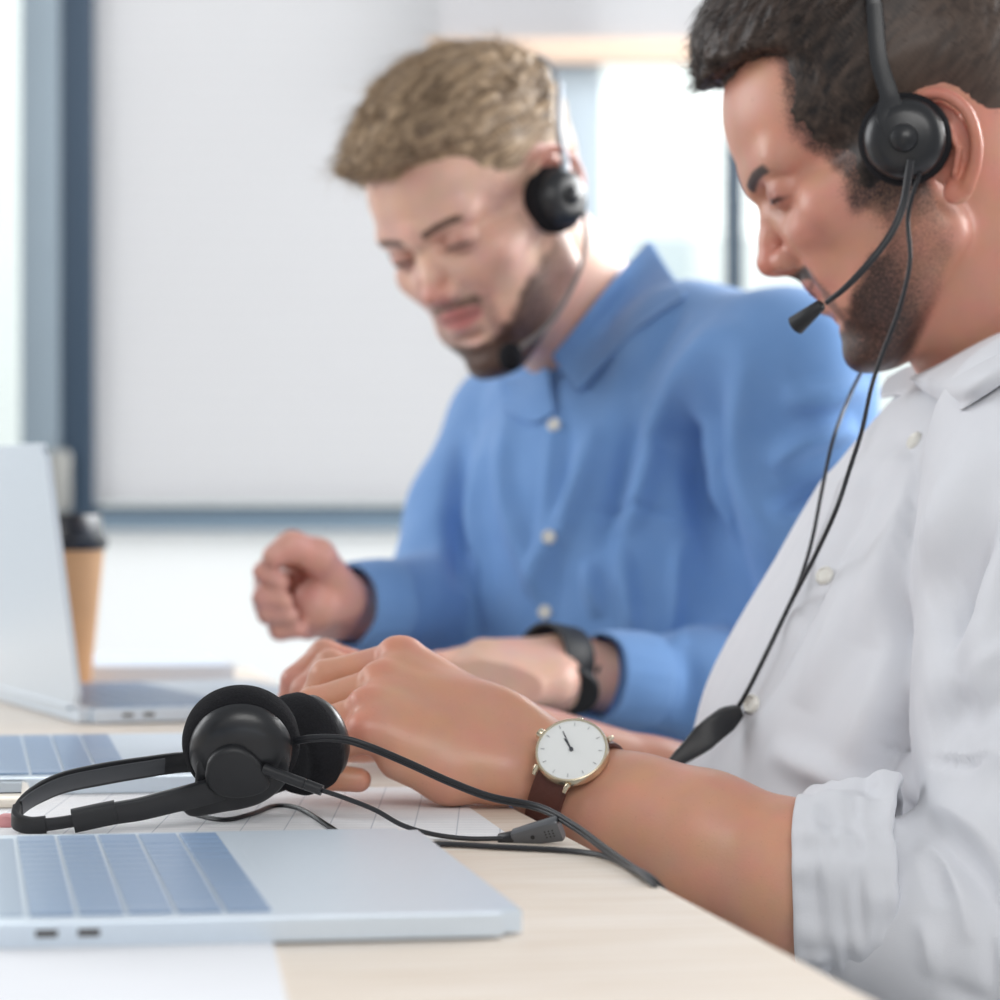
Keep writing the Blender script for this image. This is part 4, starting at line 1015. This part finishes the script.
def on1(px, py, lift):
    """Point on the near cup's face plane seen at (px, py)."""
    d = P(px, py, 1.0) - P(500, HZ, 0.0); o = np.array([0, 0, CAMZ]); base = C1 + n1 * lift
    return o + d * (((base - o) @ n1) / (d @ n1))
def plate(name, outline, lift, t, m, parent, bev=.002):
    """Solid with a rounded rim whose face follows an outline on the near cup."""
    bm = bmesh.new(); c_ = np.mean(outline, axis=0)
    levels = [(1.0, 0), (1.0, t * .6), (.955, t * .9), (.85, t)]
    rings = [[bm.verts.new(V(c_ + (p - c_) * s + n1 * (lift + h))) for p in outline] for s, h in levels]
    n = len(outline)
    for a, b in zip(rings[:-1], rings[1:]):
        for k in range(n): bm.faces.new((a[k], a[(k + 1) % n], b[(k + 1) % n], b[k]))
    bm.faces.new(rings[-1]); bm.faces.new(rings[0][::-1])
    bmesh.ops.recalc_face_normals(bm, faces=bm.faces[:])
    return autosmooth(from_bm(name, bm, m, parent), 50)
# yoke arm flows out of the cup into the headband slider
yk = [on1(x, y, 0) for x, y in spline([(197, 752), (205, 730), (225, 716), (248, 716), (270, 728), (286, 746), (288, 764), (278, 778), (262, 789), (244, 795), (226, 798), (210, 801), (196, 803), (187, 800), (184, 792), (188, 782), (195, 773), (196, 764), (197, 752)], 5)[:-1]]
plate('yoke', yk, .0135, .0035, M_black, hs)
arm_pts = spline([P(222, 787, HY(1.69)), P(200, 794, HY(1.678)), P(172, 801, HY(1.662)), P(140, 809, HY(1.652)), P(110, 814, HY(1.646)), P(76, 820.5, HY(1.642))], 8)
ribbon('slider_arm', arm_pts, np.linspace(.0135, .0105, len(arm_pts)), np.linspace(.006, .0055, len(arm_pts)), (0, -.25, 1), M_black, hs)
sl = spline([P(116, 812, HY(1.644)), P(96, 816, HY(1.642)), P(73, 821, HY(1.640))], 8); ribbon('slider_sleeve', sl, .0118, .0082, (0, -.25, 1), M_matte, hs)
band = spline([P(78, 820, HY(1.642)), P(52, 824, HY(1.640)), P(30, 825, HY(1.640)), P(17, 820, HY(1.646)), P(18, 810, HY(1.662)), P(34, 796, HY(1.685)), P(62, 783, HY(1.712)), P(98, 775, HY(1.738)), P(140, 768, HY(1.762)), P(188, 762, HY(1.79)), P(236, 764, HY(1.83)), P(285, 762, HY(1.853)), P(322, 752, HY(1.845))], 8)
m_ = len(band); tt = np.linspace(0, 1, m_)
wd = np.interp(tt, [0, .16, .2, .3, .45, .6, .8, 1], [.0062, .0068, .0072, .0085, .0118, .0125, .011, .009])
ribbon('headband', band, wd, np.interp(tt, [0, .2, .5, 1], [.0036, .0026, .0024, .003]), (.05, -.35, .94), M_black, hs)
ec = spline([P(46, 824.5, HY(1.6395)), P(30, 825.5, HY(1.6395)), P(16.5, 821, HY(1.646)), P(17, 811, HY(1.66))], 8); ribbon('band_end_cap', ec, .0088, .0046, (.05, -.3, .94), M_matte, hs)
pad_i = [p + np.array([.0006, -.0022, -.0004]) for p in band[int(m_ * .36):int(m_ * .72)]]
ribbon('band_pad', pad_i, .0085, .0016, (.05, -.35, .94), mat('pad_highlight_grey', rgb(72, 74, 78), .3), hs)  # grey paints in the highlight along the band's inner side
lo_arm = spline([P(226, 798, HY(1.80)), P(255, 792, HY(1.81)), P(285, 782, HY(1.82)), P(312, 766, HY(1.835))], 6); ribbon('yoke', lo_arm, .008, .005, (0, -.3, 1), M_black, hs)
# swivel of the microphone boom: a disc drawn out to a nose
tr = [on1(x, y, 0) for x, y in spline([(206, 757), (210, 741), (222, 731), (238, 729), (252, 736), (264, 750), (270, 764), (266, 772), (254, 777), (236, 779), (219, 776), (209, 768), (206, 757)], 5)[:-1]]
plate('boom_swivel', tr, .017, .0065, M_matte, hs)
sw = on1(243, 752, .020)
lathe('swivel_ring', [(.0105, -.004), (.0135, -.004), (.0135, .0004), (.0125, .0012), (.0115, .0004), (.0105, -.001)], M_black, hs, M1, on1(247, 750, .0165), n=48)
b0, b1_ = on1(264, 769, .0205), P(322, 790.5, HY(1.662))
tube('boom_joint', [b0, b0 + (b1_ - b0) * .3, b0 + (b1_ - b0) * .7, b0 + (b1_ - b0) * .705, b0 + (b1_ - b0) * .72, b0 + (b1_ - b0) * .725, b1_], [.0031, .0029, .0029, .0025, .0025, .0029, .0028], M_black, hs, 20)
boom = spline([b1_ + (b0 - b1_) * .03, P(345, 798, 1.615), P(375, 810, 1.605), P(402, 825, 1.595), P(432, 834, 1.585), P(466, 838.5, 1.582), P(503, 838.5, 1.580)], 10)
tube('microphone_boom', boom, .00125, M_rubber, hs, 12)
m0, m1 = P(499, 840, 1.583), P(561, 828, 1.572); dm = m1 - m0
mic = spline([m0, m0 + dm * .05, m0 + dm * .22], 4)
tube('microphone_neck', [m0, m0 + dm * .02, m0 + dm * .26], [.0026, .0032, .0034], M_black, hs, 18)
M_mic = mat('grey_microphone_plastic', rgb(92, 94, 98), .3, metal=.2)
mp = [m0 + dm * s for s in (.24, .25, .5, .8, .97, 1.0)]
ribbon('microphone', mp, [.0066, .0076, .0096, .0116, .0126, .0118], [.0060, .0066, .0074, .0076, .0074, .006], (0, -.45, .9), M_mic, hs)
nm = np.cross(dm / np.linalg.norm(dm), [0, -.45, .9]); nm = nm if nm[1] < 0 else -nm; nm /= np.linalg.norm(nm); vm = np.cross(nm, dm / np.linalg.norm(dm))
bm = bmesh.new()
for i in range(3):
    for j in range(3):
        p = m0 + dm * (.78 + .06 * i) + vm * .0016 * (j - 1) + nm * .0036
        bm_lathe(bm, [(0, .0004), (.00045, .0003), (.00045, -.0004), (0, -.0004)], frame_of(nm), p, n=8)
from_bm('microphone_grille', bm, M_matte, hs)
lathe('screw_hole', [(0, .0004), (.0011, .0004), (.0011, -.0006), (0, -.0006)], M_matte, hs, frame_of(nm), m0 + dm * .57 + nm * .0036, n=16)
# cables, two cores each
def cord(name, pts, r, parent, off=(0, 0, 1), m=M_rubber):
    pts = spline(pts, 10); off = np.array(off, float); bm = bmesh.new()
    for s in (-1, 1): bm_tube(bm, pts + off * r * .85 * s, r, 10)
    return from_bm(name, bm, m, parent)
cord('cable', [on1(292, 742, .006), P(312, 738.5, 1.635), P(342, 739, 1.632), P(372, 748, 1.63), P(410, 764, 1.622), P(450, 782, 1.612), P(490, 797, 1.60), P(540, 808, 1.585), P(575, 827, 1.555), P(605, 849, 1.51), P(632, 868, 1.462), P(652, 880, 1.425), P(672, 902, 1.41)], .00125, hs, (.2, -.5, .8))
def tb(px, py): 
    Y = (CAMZ - TABLE - .0016) * FPX / (py - HZ); return P(px, py, Y)
cord('cable', [tb(92, 815), tb(125, 806), tb(178, 808), tb(200, 816), tb(226, 820), tb(252, 814), tb(275, 806), tb(300, 809), tb(330, 827), tb(350, 838), tb(395, 846), tb(440, 844), tb(500, 847), tb(560, 850), tb(600, 855), tb(628, 867), tb(650, 882), P(668, 905, 1.40)], .0012, hs, (0, .9, .1))

# ------------------------------------------------------------------ headsets worn by the men
def worn_headset(label, Rm, o, S, parent_none, mic_px, cord_paths, band_top=152, slope=-.3, cup_l=84, m_band=None, cx=2):
    w_ = lambda p: Rm @ (np.array(p, float) * .001 * S) + o
    h = empty('headset', w_((0, 0, 0))); tag(h, label, 'headset')
    for s in (1, -1):
        n = Rm @ np.array([.10, s, -.05]); C = w_((cx, (cup_l + 2) * s, (cx - 2) * .5)); up = Rm @ np.array([0, 0, 1.])
        M, C = ear_piece(C, n, .0272, h, up)
        lathe('swivel', [(0, .0245), (.004, .024), (.0075, .0215), (.009, .016), (0, .016)], M_black, h, M, C, n=32)
        arm_ = spline([w_((2, (cup_l + 18) * s, -2)), w_((4, (cup_l + 18) * s, 14)), w_((5 + slope * 18, (cup_l + 15) * s, 26)), w_((7 + slope * 40, (cup_l + 10) * s, 48)), w_((6 + slope * 78, (cup_l + 4) * s, 78))], 6)
        ribbon('band_arm', arm_, np.interp(np.linspace(0, 1, len(arm_)), [0, .3, .5, 1], [.022, .017, .011, .0095] if m_band is None else [.018, .010, .006, .004]), .0042, Rm @ np.array([1., 0, 0]), m_band or M_black, h)
    bp = [w_((6 + slope * (75 + (band_top - 75) * math.sin(t)), (cup_l + 3) * math.cos(t), 75 + (band_top - 75) * math.sin(t))) for t in np.linspace(-.15, math.pi + .15, 40)]
    ribbon('headband', bp, .0085 if m_band is None else .004, .0025, Rm @ np.array([1., 0, 0]), m_band or M_black, h)
    return h, w_
hw, w2_ = worn_headset('black headset with bent microphone boom worn by the man in white', H2R, H2o, 1.0, None, None, None, cup_l=84)
bpts = spline([w2_((6, 104, -14)), P(903, 205, 1.838), P(890, 235, 1.836), P(868, 264, 1.835), P(846, 287, 1.838), P(826, 303, 1.845)], 10)
tube('microphone_boom', bpts, np.interp(np.linspace(0, 1, len(bpts)), [0, .7, 1], [.0024, .0021, .0016]), M_rubber, hw, 12)
t0, t1 = P(822, 304, 1.846), P(795, 326, 1.858)
tube('microphone', [t0, t0 + (t1 - t0) * .04, t0 + (t1 - t0) * .6, t0 + (t1 - t0) * .97, t1], [.0024, .0034, .0050, .0060, .0050], M_matte, hw, 16)
def over(hit, pts, Yd, lift=.0022):
    out = []
    for x, y in pts:
        p, _ = hit.at(x, y, lift, Yd); out.append(p)
    return out
c_a = [w2_((4, 98, -22)), P(908, 215, 1.85), P(910, 262, 1.85), P(899, 310, 1.855), P(884, 350, 1.865), P(872, 385, 1.87)]
c_b = over(SH2, [(862, 430), (850, 468), (836, 510), (815, 556), (790, 604), (768, 650), (748, 690), (735, 712)], 1.87, .009)
c_b = [p if p[1] < 1.99 else P(500 + p[0] / p[1] * FPX, HZ + (CAMZ - p[2]) / p[1] * FPX, 1.9) for p in c_b]
c_b = [P(500 + p[0] / p[1] * FPX, HZ + (CAMZ - p[2]) / p[1] * FPX, min(p[1], y_)) for p, y_ in zip(c_b, (1.85, 1.83, 1.82, 1.85, 1.9, 1.9, 1.9, 1.9))]
tube('cable', spline(c_a + c_b, 8), .0014, M_rubber, hw, 10)
c_c = [w2_((-2, -98, -24)), P(880, 330, 2.02), P(850, 395, 1.99), P(833, 440, 1.935), P(822, 490, 1.915)] + over(SH2, [(812, 540), (800, 580), (786, 612)], 1.9, .012)
tube('cable', spline(c_c, 8), .0012, M_rubber, hw, 10)
ctl = over(SH2, [(738, 711), (715, 728), (692, 747), (668, 766)], 1.9, .004)
ctl = [P(738, 711, 1.875), P(715, 728, 1.865), P(692, 748, 1.86), P(667, 767, 1.855)]
ct = spline(ctl, 6)
ribbon('inline_control', ct, np.interp(np.linspace(0, 1, len(ct)), [0, .15, .5, .85, 1], [.008, .015, .0155, .009, .004]), .008, (-.5, -.3, -.8), M_matte, hw)

hb, w1_ = worn_headset('black headset on the head of the man in blue', H1R, H1o, H1S, None, None, None, cup_l=78, cx=6, band_top=112, slope=-.85, m_band=mat('grey_metal_band', rgb(150, 156, 164), .4, metal=.5))
bq = spline([w1_((6, 102, -14)), w1_((18, 100, -36)), w1_((40, 92, -58)), w1_((66, 68, -80)), w1_((88, 42, -88))], 8)
tube('microphone_boom', bq, .0019, mat('grey_boom', rgb(120, 116, 114), .4), hb, 10)
fm = w1_((92, 38, -90)); bm = bmesh.new(); bmesh.ops.create_uvsphere(bm, u_segments=24, v_segments=16, radius=.0095); bmesh.ops.scale(bm, vec=(1, 1, 1.25), verts=bm.verts[:]); bmesh.ops.translate(bm, vec=V(fm), verts=bm.verts[:])
from_bm('microphone_foam', bm, M_foam, hb)
